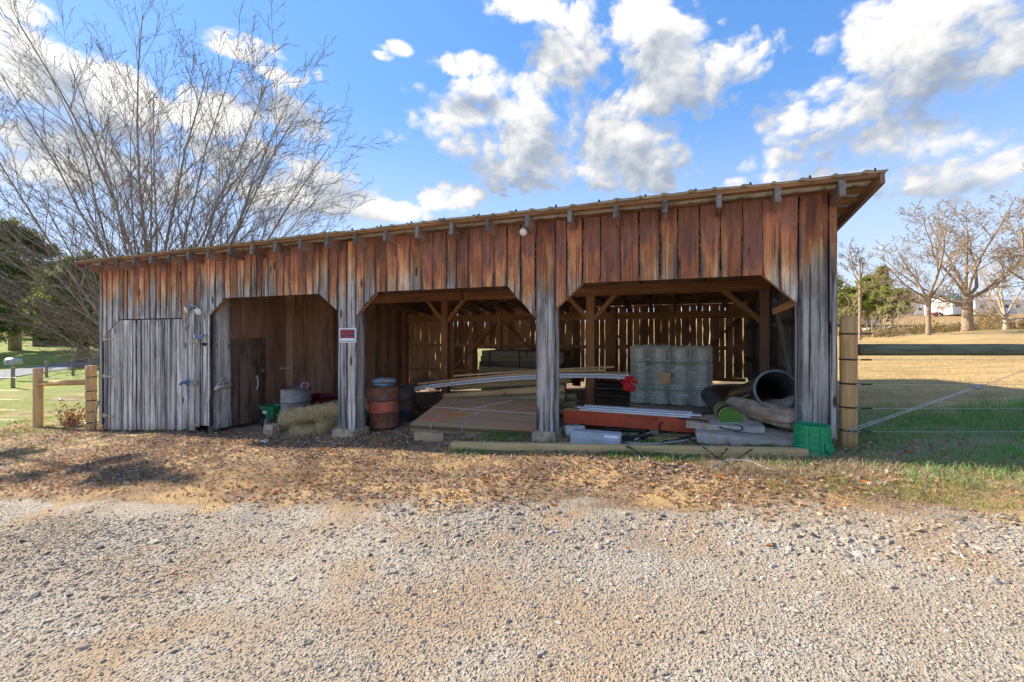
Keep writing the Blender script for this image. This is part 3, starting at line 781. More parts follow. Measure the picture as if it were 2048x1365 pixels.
# fine chips between the larger stones
N2 = 230000
ax_ = rng.uniform(3, 19, N2); ay_ = rng.uniform(-4.9, -1.3, N2)
dd_ = -(ax_-CX)*ST+(ay_-CY)*CT; uu_ = ((ax_-CX)*CT+(ay_-CY)*ST)/np.maximum(dd_, .1)
k_ = (dd_ > 1.7) & (np.abs(uu_) < 1.55) & (rng.random(N2) < np.clip((ybound(ax_)+.45*smooth_noise(ax_, ay_, 1.6, 3)-ay_)/.4+.2, 0, 1)) & (rng.random(N2) < .30+.70*sstep(smooth_noise(ax_, ay_, 1.4, 12), -.4, .3))
ax_, ay_ = ax_[k_], ay_[k_]; n2_ = len(ax_)
OV_ = np.array([(1,0,0),(-1,0,0),(0,1,0),(0,-1,0),(0,0,1),(0,0,-1)], float); OF_ = np.array([(0,2,4),(2,1,4),(1,3,4),(3,0,4),(0,3,5),(3,1,5),(1,2,5),(2,0,5)])
sz_ = np.clip(.0042*np.exp(rng.normal(0, .4, n2_)), .002, .010)
Vc = OV_[None]*(1+rng.uniform(-.4, .4, (n2_, 6, 1)))*np.stack([rng.uniform(.8, 1.6, n2_), rng.uniform(.7, 1.1, n2_), rng.uniform(.4, .8, n2_)], 1)[:, None]; Vc = Vc+rng.normal(0, .15, Vc.shape)
an_ = rng.uniform(0, 6.283, n2_)[:, None]; Vc = np.stack([Vc[..., 0]*np.cos(an_)-Vc[..., 1]*np.sin(an_), Vc[..., 0]*np.sin(an_)+Vc[..., 1]*np.cos(an_), Vc[..., 2]], 2)*sz_[:, None, None]
Vc = (Vc+np.stack([ax_, ay_, g(ax_, ay_)+sz_*.25], 1)[:, None]).reshape(-1, 3)
wm_ = np.clip(.55+.5*smooth_noise(ax_, ay_, .8, 5)+rng.normal(0, .25, n2_), 0, 1)[:, None]
cc_ = (np.array([.39,.36,.315])*(1-wm_)+np.array([.46,.36,.235])*wm_)*rng.uniform(.62, 1.25, (n2_, 1))
tag(np_mesh('gravel_chips', Vc, (OF_[None]+(np.arange(n2_)*6)[:, None, None]).reshape(-1, 3), M_STONE, np.repeat(cc_, 6, 0), ground), kind='stuff')
# --- leaves
def leaves(P, S, C, name, parent=ground):
    n = len(P); L = S[:, None]*np.ones((n, 1))
    T = np.array([(-.5,0,0),(-.15,.30,.10),(-.15,-.30,.10),(.2,.26,.12),(.2,-.26,.12),(.5,0,.03),(-.1,0,-.02),(.2,0,-.02)])[None]*np.ones((n,1,1))
    T[:, :, 2] *= rng.uniform(-1.5, 2.6, (n, 1)); T += rng.normal(0, .05, T.shape)
    T = T*S[:, None, None]
    a = rng.uniform(0, 6.283, n); b_ = rng.normal(0, .45, n); c_ = rng.normal(0, .45, n)
    x, y, z = T[..., 0], T[..., 1], T[..., 2]
    cb, sb = np.cos(b_)[:, None], np.sin(b_)[:, None]; x, z = x*cb-z*sb, x*sb+z*cb
    cc, sc = np.cos(c_)[:, None], np.sin(c_)[:, None]; y, z = y*cc-z*sc, y*sc+z*cc
    ca, sa = np.cos(a)[:, None], np.sin(a)[:, None]; x, y = x*ca-y*sa, x*sa+y*ca
    V = (np.stack([x, y, z], 2)+P[:, None]).reshape(-1, 3)
    F_ = np.array([(0,6,1),(0,2,6),(1,6,7),(1,7,3),(2,7,6),(2,4,7),(3,7,5),(4,5,7)])
    Fa = (F_[None]+(np.arange(n)*8)[:, None, None]).reshape(-1, 3)
    return tag(np_mesh(name, V, Fa, M_LEAF, np.repeat(C, 8, 0), parent), kind='stuff')
N = 78000
lx = rng.uniform(-7, 16.5, N); ly = rng.uniform(-4.8, 1.0, N)
e_ = ly-(ybound(lx)+.5*smooth_noise(lx, ly, 1.3, 21))
pr = sstep(e_, -.15, .7)*(.35+.65*sstep(smooth_noise(lx, ly, 1.1, 22)+.25, -.3, .5))*sstep(lx, 16.2, 14.2)*np.where(lx < 3, .5, 1)
pr *= np.where((ly > .35) & (lx > 0), .3, 1)*sstep(lx, -7, 0)**.4
k = rng.random(N) < pr; lx, ly = lx[k], ly[k]; n = len(lx)
pal = np.array([(.42,.27,.16),(.50,.36,.23),(.36,.22,.13),(.46,.38,.31),(.56,.41,.26),(.30,.20,.15),(.52,.27,.11),(.42,.33,.28)])
lc = pal[rng.integers(0, 8, n)]*rng.uniform(.6, 1.45, (n, 1))
or_ = rng.random(n) < .02; lc[or_] = np.array([.68,.20,.03])
leaves(np.stack([lx, ly, g(lx, ly)+.012], 1), rng.uniform(.024, .066, n), lc, 'leaf_litter')
# a few stray orange leaves out on the gravel, singly
lp = MB(); T_ = [(-.5,0,0),(-.2,.30,.06),(-.2,-.30,.06),(.15,.22,.1),(.15,-.22,.1),(.5,0,.04),(-.1,0,0),(.2,0,0)]
lp.add([tuple(c*.055 for c in q) for q in T_], [(0,6,1),(0,2,6),(1,6,7),(1,7,3),(2,7,6),(2,4,7),(3,7,5),(4,5,7)], None, (.62,.22,.05))
lo_ = lp.build('fallen_leaf', M_LEAF); lm_ = lo_.data; bpy.data.objects.remove(lo_)
for px, py in ((1255,1096),(1285,1066),(940,1050),(640,1128),(350,1150),(1770,1110),(1330,1140),(590,935),(640,968),(1540,1090),(95,1030),(450,1048),(1500,1075),(1160,1180),(700,1060),(500,1015)):
    p = onG(px, py, .02); o = bpy.data.objects.new('fallen_leaf', lm_); COL.objects.link(o); o.parent = ground; o.location = p; o.rotation_euler = (rng.uniform(-.3,.3), rng.uniform(-.3,.3), rng.uniform(0, 6.28)); o.scale = (rng.uniform(.45, .8),)*3
# --- blades (grass, straw)
def blades(x, y, h, wd, lean, C, name, flat=0.0):
    n = len(x); a = rng.uniform(0, 6.283, n); la = rng.uniform(0, 6.283, n)
    P = np.stack([x, y, g(x, y)-.005+flat], 1)
    sd = np.stack([np.cos(a), np.sin(a), np.zeros(n)], 1)*wd[:, None]; ld = np.stack([np.cos(la), np.sin(la), np.zeros(n)], 1)
    up = np.array([0,0,1.0])
    lean = lean[:, None]; hh = h[:, None]
    mid_ = P+up*hh*.6*(1-lean*.4)+ld*hh*lean*.35; tip = P+up*hh*(1-lean*.75)+ld*hh*lean*.95
    V = np.stack([P-sd, P+sd, mid_-sd*.75, mid_+sd*.75, tip], 1).reshape(-1, 3)
    F_ = np.array([(0,1,3),(0,3,2),(2,3,4)]); Fa = (F_[None]+(np.arange(n)*5)[:, None, None]).reshape(-1, 3)
    return tag(np_mesh(name, V, Fa, M_BLADE, np.repeat(C, 5, 0), ground), kind='stuff')
def mixc(a, b, n): t = rng.random((n, 1)); return np.array(a)*(1-t)+np.array(b)*t
def tufts(n, per, xr, yr, fn, spread=.05):
    cx_ = rng.uniform(*xr, n); cy_ = rng.uniform(*yr, n); k = rng.random(n) < fn(cx_, cy_); cx_, cy_ = cx_[k], cy_[k]
    x = np.repeat(cx_, per)+rng.normal(0, spread, len(cx_)*per); y = np.repeat(cy_, per)+rng.normal(0, spread, len(cx_)*per)
    return x, y
# green grass in the barn's lee on the right
x, y = tufts(4200, 14, (14.4, 21), (-1.4, 4.6), lambda a, b: sstep(a, 14.5, 15.0)*(.25+.75*sstep(smooth_noise(a, b, 1.4, 31), -.25, .3))*sstep(b+.5*smooth_noise(a, b, 1.4, 30), 3.4, 2.0)*sstep(b, -1.5, -.6), .07)
m_ = (x > BL+.03) | (y < -.03); x, y = x[m_], y[m_]; n = len(x)
blades(x, y, rng.uniform(.05, .17, n), rng.uniform(.0015, .004, n), rng.uniform(.2, 1, n), mixc((.11,.28,.06), (.30,.54,.14), n), 'green_grass')
# brighter tufts along the sunlit edge in front of it and pale dry tufts by the timber
x, y = tufts(330, 16, (13.7, 18.5), (-1.75, -.75), lambda a, b: .25+.6*sstep(smooth_noise(a, b, 2.2, 33), -.1, .5), .05); n = len(x)
blades(x, y, rng.uniform(.04, .13, n), rng.uniform(.0015, .0035, n), rng.uniform(.5, 1.1, n), mixc((.14,.26,.03), (.38,.48,.10), n), 'green_grass')
x, y = tufts(420, 16, (13.2, 16.5), (-1.2, -.35), lambda a, b: .75+0*a, .06); n = len(x)
blades(x, y, rng.uniform(.06, .2, n), rng.uniform(.001, .0025, n), rng.uniform(.5, 1, n), mixc((.32,.27,.16), (.58,.50,.34), n), 'dry_grass')
x, y = tufts(900, 16, (14.7, 21), (-1.5, 4.6), lambda a, b: .6*((a > 14.75) | (b < -.1)), .09); n = len(x)
blades(x, y, rng.uniform(.05, .16, n), rng.uniform(.001, .0025, n), rng.uniform(.85, 1.2, n), mixc((.30,.24,.14), (.56,.46,.30), n), 'dry_grass', .01)
# short weeds between the front timber and the openings
x, y = tufts(1100, 12, (9.9, 14.4), (-.8, .6), lambda a, b: .2+.8*sstep(smooth_noise(a, b, 2.4, 35), -.1, .4), .05); n = len(x)
blades(x, y, rng.uniform(.03, .10, n), rng.uniform(.003, .008, n), rng.uniform(.3, 1, n), mixc((.08,.22,.04), (.22,.44,.10), n), 'green_weeds')
x, y = tufts(140, 12, (4.0, 9.9), (-.7, .1), lambda a, b: .2+.8*sstep(smooth_noise(a, b, 1.6, 36), .2, .6), .05); n = len(x)
blades(x, y, rng.uniform(.02, .07, n), rng.uniform(.003, .007, n), rng.uniform(.3, 1, n), mixc((.05,.14,.03), (.16,.28,.07), n), 'green_weeds')
# left verge: bright short grass among leaves
x, y = tufts(3600, 12, (-12, 4.5), (-3.6, 5), lambda a, b: (.10+.9*sstep(smooth_noise(a, b, .9, 37), .0, .55))*sstep(a, 4.5, 1)*((a < 0) | (b < -.3)), .08); n = len(x)
blades(x, y, rng.uniform(.03, .09, n), rng.uniform(.002, .005, n), rng.uniform(.3, 1, n), mixc((.17,.24,.03), (.42,.46,.10), n), 'green_grass')
# loose straw over the litter, and the hay stubble of the field
N = 60000
x = rng.uniform(3, 18.5, N); y = rng.uniform(-4.4, -.5, N); e_ = y-(ybound(x)+.4*smooth_noise(x, y, 1.5, 41))
k = rng.random(N) < sstep(e_, -.35, .1)*sstep(e_, 2.3, .7)*(.25+.75*sstep(smooth_noise(x, y, 1.2, 42)+.3*(x > 11), -.2, .4)); x, y = x[k], y[k]; n = len(x)
blades(x, y, rng.uniform(.06, .16, n), rng.uniform(.001, .002, n), rng.uniform(.93, 1.25, n), mixc((.34,.20,.08), (.66,.46,.22), n), 'loose_straw', .012)
x = 14.9+26*rng.random(60000)**1.6; y = 3.0+22*rng.random(60000)**1.5
k = rng.random(len(x)) < sstep(y+.8*smooth_noise(x, y, .7, 43), 2.8, 5.0); x, y = x[k], y[k]; n = len(x)
blades(x, y, rng.uniform(.04, .16, n), rng.uniform(.0015, .004, n), rng.uniform(.4, 1.1, n), mixc((.42,.28,.12), (.70,.51,.26), n), 'hay_stubble')
# straw and chips on the barn floor
x = rng.uniform(4.3, 14.3, 5000); y = rng.uniform(.3, 6.5, 5000); n = 5000
blades(x, y, rng.uniform(.04, .12, n), rng.uniform(.001, .003, n), rng.uniform(.95, 1.25, n), mixc((.20,.13,.07), (.44,.33,.20), n), 'floor_straw', .01)
# lone twig on the gravel
tw = [onG(762+i*8, 1035+i*6.2, .015+.01*math.sin(i*2)) for i in range(5)]
MB().tube(tw, [.006,.007,.006,.005,.003], 6).build('twig', M_PURL, ground)
# ------------------------------------------------------------------ things on and in front of the barn wall
M_LENS = simple('lamp_glass', (.80,.78,.70), .25, var=.05, spec=.6)
M_RUST = simple('rusty_drum_steel', (.30,.12,.06), .8, .25, .35, 9, dirt=(.16,.15,.15), dirtamt=.75)
M_DRUMG = simple('grey_drum_steel', (.30,.31,.31), .65, .35, .2, 8, dirt=(.20,.13,.09), dirtamt=.5)
M_DRUMB = simple('bluish_drum_steel', (.10,.085,.10), .7, .3, .3, 8, dirt=(.26,.11,.06), dirtamt=.7)
M_DRUMO = simple('orange_drum_paint', (.56,.13,.065), .65, .1, .25, 7, dirt=(.34,.16,.10), dirtamt=.7)
M_REDP = simple('red_beam_paint', (.50,.075,.03), .75, var=.15, dirt=(.36,.12,.06), dirtamt=.4)
M_GREEN = simple('green_plastic', (.015,.30,.13), .4, var=.12, dirt=(.06,.28,.14), dirtamt=.3)
M_DKGREEN = simple('dark_green_plastic', (.015,.17,.07), .45, var=.15)
M_CAP = simple('green_cap', (.09,.22,.03), .55, var=.15)
M_STRAPY = simple('yellow_strap', (.60,.48,.14), .6, var=.1)
M_STRAPG = simple('green_strap', (.03,.30,.12), .5, var=.1)
M_STRAPW = simple('white_cord', (.66,.64,.58), .7, var=.1)
M_BLUE = simple('blue_paint', (.06,.17,.42), .45, var=.2, dirt=(.3,.3,.28), dirtamt=.4)
M_GREYB = simple('grey_enamel', (.40,.43,.46), .4, .1, .08, 6, dirt=(.28,.26,.22), dirtamt=.35)
M_CARD = simple('cardboard', (.46,.33,.20), .85, var=.12)
M_TARP = simple('muddy_canvas', (.42,.34,.26), .85, var=.3, scale=5, dirt=(.36,.20,.11), dirtamt=.6)
M_FOAM = simple('dirty_foam', (.50,.46,.40), .9, var=.18, scale=7, dirt=(.42,.25,.14), dirtamt=.6)
M_RED = simple('red_cloth', (.62,.02,.025), .75, var=.15)
M_BAG = simple('white_sack', (.58,.60,.56), .6, var=.2, scale=25, dirt=(.3,.36,.28), dirtamt=.4)
M_BLUEBAG = simple('blue_sack', (.20,.36,.48), .6, var=.2, scale=14, dirt=(.36,.26,.16), dirtamt=.9)
M_MAROON = simple('maroon_paint', (.14,.012,.025), .4, var=.2)
M_PIPE = simple('black_pipe', (.045,.052,.058), .38, var=.3, scale=6, dirt=(.12,.11,.10), dirtamt=.5)
M_PIPER = simple('worn_pipe_edge', (.17,.19,.20), .5, var=.2)
M_TAN = wood('new_pale_lumber', (.50,.29,.13), (.74,.49,.26), spread=.15, rough=.75, knots=.6, bumpamt=.25)
M_YEL = wood('treated_yellow_lumber', (.46,.33,.14), (.66,.51,.27), spread=.1, rough=.75, knots=.5, bumpamt=.25)
M_LOG = wood('treated_log', (.24,.19,.10), (.50,.41,.23), spread=.25, knots=.7, stain=(.10,.12,.07))
M_LOGY = wood('peeled_log', (.44,.26,.11), (.70,.46,.23), spread=.15, knots=.8, stain=(.30,.19,.08))
M_LOGG = wood('greenish_log', (.055,.065,.040), (.20,.205,.13), spread=.15, knots=.9, stain=(.04,.05,.035), stain_amt=.6)
M_OLDP = wood('grey_rough_plank', (.10,.08,.065), (.30,.24,.19), spread=.3)
M_PLY = wood('plywood_face', (.36,.22,.13), (.56,.36,.21), spread=.1, stain=(.70,.24,.085), stain_amt=.9, knots=.4, gscale=.7, bumpamt=.2)
M_PLYE = wood('plywood_edge', (.20,.15,.07), (.44,.34,.17), spread=.5, knots=0)

# --- lamps
def flood(pxs, label):
    base = onY(385, 613, -.05); t = thing('floodlight', base, label, 'floodlight')
    b = MB().lathe([(0,.03),(.05,.028),(.055,0)], 16, Matrix.Translation(base) @ rotM((0,-1,0)).to_4x4()); b.build('base_plate', M_GREYB, t, True)
    for i, (px, py) in enumerate(pxs):
        c = onY(px, py, -.16); d = Vector((-.18+.5*i, -.85, -.3)).normalized()
        Mx = Matrix.Translation(c) @ rotM(d).to_4x4()
        MB().tube([base+Vector((0,-.02,0)), base+Vector(((c.x-base.x)*.5, -.05, .0)), c-d*.05], .012, 8).build('arm', M_GREYB, t, True)
        h = MB().lathe([(0,-.07),(.03,-.07),(.04,-.04),(.07,0),(.078,.02),(.074,.03),(.068,.024)], 20, Mx).build('head', M_GREYB, t, True)
        MB().lathe([(.069,.022),(.05,.034),(0,.04)], 20, Mx).build('lens', M_LENS, h, True)
    return t
flood(((374,620),(397,623)), 'twin white floodlight heads on the grey wall above the left door')
c = onY(1048, 464, -.16); t = thing('floodlight', onY(1046, 456, -.03), 'single round floodlight under the eave between two rafter ends', 'floodlight')
d = Vector((-.05,-.9,-.35)).normalized(); Mx = Matrix.Translation(c) @ rotM(d).to_4x4()
MB().tube([onY(1046, 454, -.03), c-d*.07+Vector((0,.03,.03)), c-d*.05], .012, 8).build('arm', M_GREYB, t, True)
h = MB().lathe([(0,-.07),(.035,-.07),(.045,-.04),(.055,0),(.06,.03),(.054,.035)], 18, Mx).build('head', M_GREYB, t, True)
MB().lathe([(.055,.03),(.04,.042),(0,.048)], 18, Mx).build('lens', M_LENS, h, True)
# solar lamp
c = onY(400, 674, -.12); t = thing('solar_light', onY(400, 680, -.03), 'small solar panel light with tilted blue grey panel by the door hinge', 'light')
MB().box(c, (.19, .012, .13), Matrix.Rotation(R(-50), 3, 'X') @ Matrix.Rotation(R(-8), 3, 'Y')).build('panel', simple('solar_panel', (.20,.27,.42), .25, .2, .1), t)
MB().tube([c+Vector((.02,.02,-.02)), onY(404, 686, -.08), onY(402, 690, -.03)], .012, 8).build('arm', M_GREYB, t)
MB().box(onY(406, 689, -.07), (.1, .07, .06)).build('lamp_head', M_BLACK, t, bevel=.008)
# yard hydrant
b = onG(391, 868); b.y = -.14; b.x = fx(391)-.03; b.z = float(g(b.x, b.y)); top = onY(391, 771, -.14)
t = thing('yard_hydrant', b, 'yard hydrant with blue head on a grey standpipe before the left door', 'hydrant')
MB().tube([b+Vector((0,0,-.05)), Vector((b.x, b.y, top.z))], .021, 12).build('standpipe', M_GALV, t, True)
hd = MB().lathe([(0,0),(.035,0),(.038,.03),(.034,.09),(.038,.11),(.02,.13),(0,.13)], 14, Matrix.Translation((b.x, b.y, top.z-.01)))
hd.tube([(b.x, b.y-.02, top.z+.06), (b.x-.03, b.y-.1, top.z+.05), (b.x-.04, b.y-.12, top.z+.0)], [.026,.024,.028], 10); hd.build('head', M_BLUE, t, True)
MB().tube([(b.x, b.y, top.z+.12), (b.x+.06, b.y-.02, top.z+.11), (b.x+.13, b.y-.03, top.z+.05)], [.012,.011,.016], 8).build('lever', M_BLUE, t, True)
MB().tube([(b.x-.01, b.y, top.z+.04), (b.x-.09, b.y-.01, top.z+.04)], [.02,.026], 10).build('outlet', M_IRON, t, True)
# bracket hanging on the partition
def pp(px, py, o=.05): return onX(px, py, XP+o)
t = thing('metal_bracket', pp(447, 776), 'pale triangular metal bracket hanging on the wall beside the plank door', 'bracket')
fr = MB(); P = [pp(431,779,.06), pp(440,765,.05), pp(444,757,.05), pp(450,757,.05), pp(458,766,.05), pp(463,772,.09)]
fr.tube(P, [.030,.024,.022,.022,.024,.028], 8); fr.tube([pp(441,766,.05), pp(448,766.5,.07), pp(457,766,.05)], .018, 8); fr.build('frame', simple('pale_cast_metal', (.50,.46,.41), .7, .1, .2, 20, dirt=(.3,.18,.1), dirtamt=.4), t, True)
MB().tube([pp(430,780,.07), pp(438,775,.12), pp(447,772,.14), pp(456,772,.13), pp(463,774,.09)], [.03,.036,.036,.034,.03], 8).build('jaw', MATS['pale_cast_metal'], t, True)
# sign
c0, c1 = onY(678.5, 657, -.035), onY(712.5, 686, -.035); cx, cz = (c0.x+c1.x)/2, (c0.z+c1.z)/2; sw, sh = c1.x-c0.x, c0.z-c1.z
t = thing('sign', (cx, -.035, cz), 'small red black and white private property sign nailed to the pillar', 'sign')
def rect(x0, x1, z0, z1, y, th=.003): return MB().box((cx+(x0+x1)/2*sw, y, cz+(z0+z1)/2*sh), ((x1-x0)*sw, th, (z1-z0)*sh))
M_SBLK = simple('sign_black', (.05,.05,.06), .5, var=.05); M_SRED = simple('sign_red', (.80,.01,.03), .5, var=.03); M_SWHT = simple('sign_white', (.78,.80,.82), .5, var=.04)
bd = rect(-.5, .5, -.5, .5, -.036, .006).build('board', M_SWHT, t, bevel=.002)
rect(-.44, .44, -.44, .42, -.0402, .002).build('panel', simple('sign_grey', (.30,.33,.38), .5, var=.1), t)
rect(-.41, .41, -.18, .40, -.0422, .002).build('print_panel', M_SBLK, t)
rect(-.40, .40, -.37, -.19, -.0424, .002).build('name_panel', M_SWHT, t)
def text(s, name, x, z, wd, ht, y, m, parent, M=None):
    cu = bpy.data.curves.new('txt', 'FONT'); cu.body = s; cu.align_x = 'CENTER'; cu.align_y = 'CENTER'; cu.extrude = .0006
    to = bpy.data.objects.new('txt', cu); COL.objects.link(to); bpy.context.view_layer.update()
    me = bpy.data.meshes.new_from_object(to.evaluated_get(bpy.context.evaluated_depsgraph_get())); bpy.data.objects.remove(to)
    vs = np.array([v.co[:] for v in me.vertices]); mn, mx = vs.min(0), vs.max(0)
    fs = [tuple(p.vertices) for p in me.polygons]
    sc = ((vs-(mn+mx)/2)/np.maximum(mx-mn, 1e-6))
    m_ = MB(); m_.add([(x+q[0]*wd, y-(v[2]), z+q[1]*ht) for q, v in zip(sc, vs)], fs)
    o = m_.build(name, m, parent); bpy.data.meshes.remove(me); return o
text('PRIVATE', 'lettering', cx, cz+.29*sh, .68*sw, .155*sh, -.0438, M_SRED, t)
text('PROPERTY', 'lettering', cx, cz+.09*sh, .79*sw, .155*sh, -.0438, M_SRED, t)
text('NO TRESPASSING', 'lettering', cx, cz-.095*sh, .78*sw, .085*sh, -.0438, M_SRED, t)
# grey conduit at the left corner
p = onG(197, 858); t = tag(MB().tube([G(-.1, -.06, -.05), G(-.1, -.06, .35), G(-.05, -.05, .55), G(.03, -.05, .72)], .022, 10).build('conduit', M_GALV, None, True), 'short bent grey conduit at the barn corner by the left door', 'conduit')

# ------------------------------------------------------------------ things in the first bay
def drum(base, H, Rd, name, label, m, tilt=(0,0), band=None, bandm=None, rim=None, group=None):
    t = thing(name, base, label, 'drum', group)
    T = Matrix.Translation(base) @ Matrix.Rotation(tilt[0], 4, 'X') @ Matrix.Rotation(tilt[1], 4, 'Y')
    def prof(a, b, n=8):
        out = []
        for i in range(n+1):
            h = a+(b-a)*i/n; out.append((Rd, h))
        return out
    ribs = (H*.345, H*.66)
    def seg(a, b, m_, nm):
        q = [(Rd, a)]
        for r_ in ribs:
            if a < r_ < b: q += [(Rd, r_-.02), (Rd+.010, r_-.008), (Rd+.010, r_+.008), (Rd, r_+.02)]
        q.append((Rd, b)); o = MB().lathe(q, 32, T).build(nm, m_, t, True); return o
    if band:
        seg(0, band[0], m, 'shell'); seg(band[0], band[1], bandm, 'painted_band'); seg(band[1], H, m, 'shell')
    else: seg(0, H, m, 'shell')
    for r_ in ribs: MB().lathe([(Rd+.001, r_-.014), (Rd+.012, r_-.006), (Rd+.012, r_+.006), (Rd+.001, r_+.014)], 32, T).build('rib', rim or m, t, True)
    MB().lathe([(Rd-.008, H-.03), (Rd-.008, H+.002), (Rd+.004, H+.010), (Rd+.012, H), (Rd+.006, H-.012), (Rd, H-.014)], 32, T).build('rim', rim or M_IRON, t, True)
    MB().lathe([(0, H-.02), (Rd-.006, H-.02)], 32, T).build('lid', m, t)
    MB().lathe([(0, .002), (Rd, .002)], 32, T).build('bottom', m, t)
    return t
x_ = onY(592, 800, .75).x; drum(G(x_, .75), .80, .29, 'drum', 'grey steel drum with rusty rims behind the straw rolls', M_DRUMG, rim=M_IRON)
c = onY(610, 772, .75); c.z = float(g(x_, .75))+.80+.055
t = thing('round_lamp', c-Vector((0,0,.06)), 'round dark lamp with a pale rim lying on the grey drum', 'lamp'); Mx = Matrix.Translation(c) @ rotM((.35,-.85,.35)).to_4x4()
MB().lathe([(0,-.03),(.05,-.025),(.075,.0),(.08,.012),(.07,.016)], 20, Mx).build('housing', M_WHITE, t, True)
MB().lathe([(.07,.012),(.04,.02),(0,.024)], 20, Mx).build('lens', M_MAROON, t, True)
# green broadcast spreader
c = onY(547, 815, .55); zg = float(g(c.x, .55)); ztop = onY(547, 811, .55).z
t = thing('spreader', (c.x, .55, zg), 'green push spreader with white print standing beside the grey drum', 'spreader')
def frustum(cx, cy, z0, z1, a0, b0, a1, b1, wall=.008):
    m = MB(); V = [(cx+sx_*a0, cy+sy_*b0, z0) for sx_, sy_ in ((-1,-1),(1,-1),(1,1),(-1,1))]+[(cx+sx_*a1, cy+sy_*b1, z1) for sx_, sy_ in ((-1,-1),(1,-1),(1,1),(-1,1))]
    Vi = [(cx+sx_*(a1-wall), cy+sy_*(b1-wall), z1) for sx_, sy_ in ((-1,-1),(1,-1),(1,1),(-1,1))]+[(cx+sx_*(a0-wall), cy+sy_*(b0-wall), z0+wall) for sx_, sy_ in ((-1,-1),(1,-1),(1,1),(-1,1))]
    m.add(V+Vi, [(3,2,1,0),(0,1,5,4),(1,2,6,5),(2,3,7,6),(3,0,4,7),(4,5,9,8),(5,6,10,9),(6,7,11,10),(7,4,8,11),(8,9,13,12),(9,10,14,13),(10,11,15,14),(11,8,12,15),(12,13,14,15)])
    return m
hp = frustum(c.x, .55, ztop-.26, ztop, .10, .09, .21, .18).build('hopper', M_DKGREEN, t, bevel=.01)
for dz, wd in ((-.10, .09), (-.125, .12)): MB().box((c.x-.005, .55-.155-dz*-.28-.012, ztop+dz), (wd, .006, .016)).build('print', M_WHITE, hp)
MB().beam((c.x, .55, ztop-.26), (c.x, .55, zg+.17), .05, .05, up=(0,1,0)).build('gearbox', M_BLACK, t)
MB().tube([(c.x-.22, .55, zg+.14), (c.x+.22, .55, zg+.14)], .012, 8).build('axle', M_IRON, t)
for s_ in (-1, 1):
    Mx = Matrix.Translation((c.x+s_*.2, .55, zg+.14)) @ rotM((1,.05,0)).to_4x4()
    wl = MB().lathe([(.10,-.03),(.13,-.03),(.14,-.015),(.14,.015),(.13,.03),(.10,.03),(.10,-.03)], 20, Mx).build('wheel', M_BLACK, t, True)
    MB().lathe([(0,-.02),(.03,-.02),(.10,-.012),(.10,.012),(.03,.02),(0,.02)], 12, Mx).build('rim', M_WHITE, wl)
MB().tube([(c.x, .6, zg+.2), (c.x+.05, .95, zg+.75), (c.x+.06, 1.05, zg+.9)], .012, 8).build('handle', M_IRON, t)
# maroon wheelbarrow behind the drum
c = onY(642, 800, 1.5); zg = float(g(c.x, 1.5)); zt = onY(642, 791, 1.5).z
t = thing('wheelbarrow', (c.x, 1.5, zg), 'maroon wheelbarrow tray behind the grey drum and the straw rolls', 'wheelbarrow')
frustum(c.x, 1.5, zt-.28, zt, .2, .22, .36, .32).build('tray', M_MAROON, t, bevel=.012)
for s_ in (-1, 1):
    MB().tube([(c.x-.5, 1.5+s_*.12, zg+.2), (c.x, 1.5+s_*.2, zt-.3), (c.x+.6, 1.5+s_*.28, zt-.24)], .02, 8).build('handle', M_FRAME, t)
    MB().tube([(c.x+.15, 1.5+s_*.2, zt-.3), (c.x+.2, 1.5+s_*.22, zg)], .014, 8).build('leg', M_IRON, t)
MB().lathe([(0,-.02),(.12,-.03),(.19,-.04),(.2,0),(.19,.04),(.12,.03),(0,.02)], 20, Matrix.Translation((c.x-.5, 1.5, zg+.2)) @ rotM((0,1,0)).to_4x4()).build('wheel', M_BLACK, t, True)
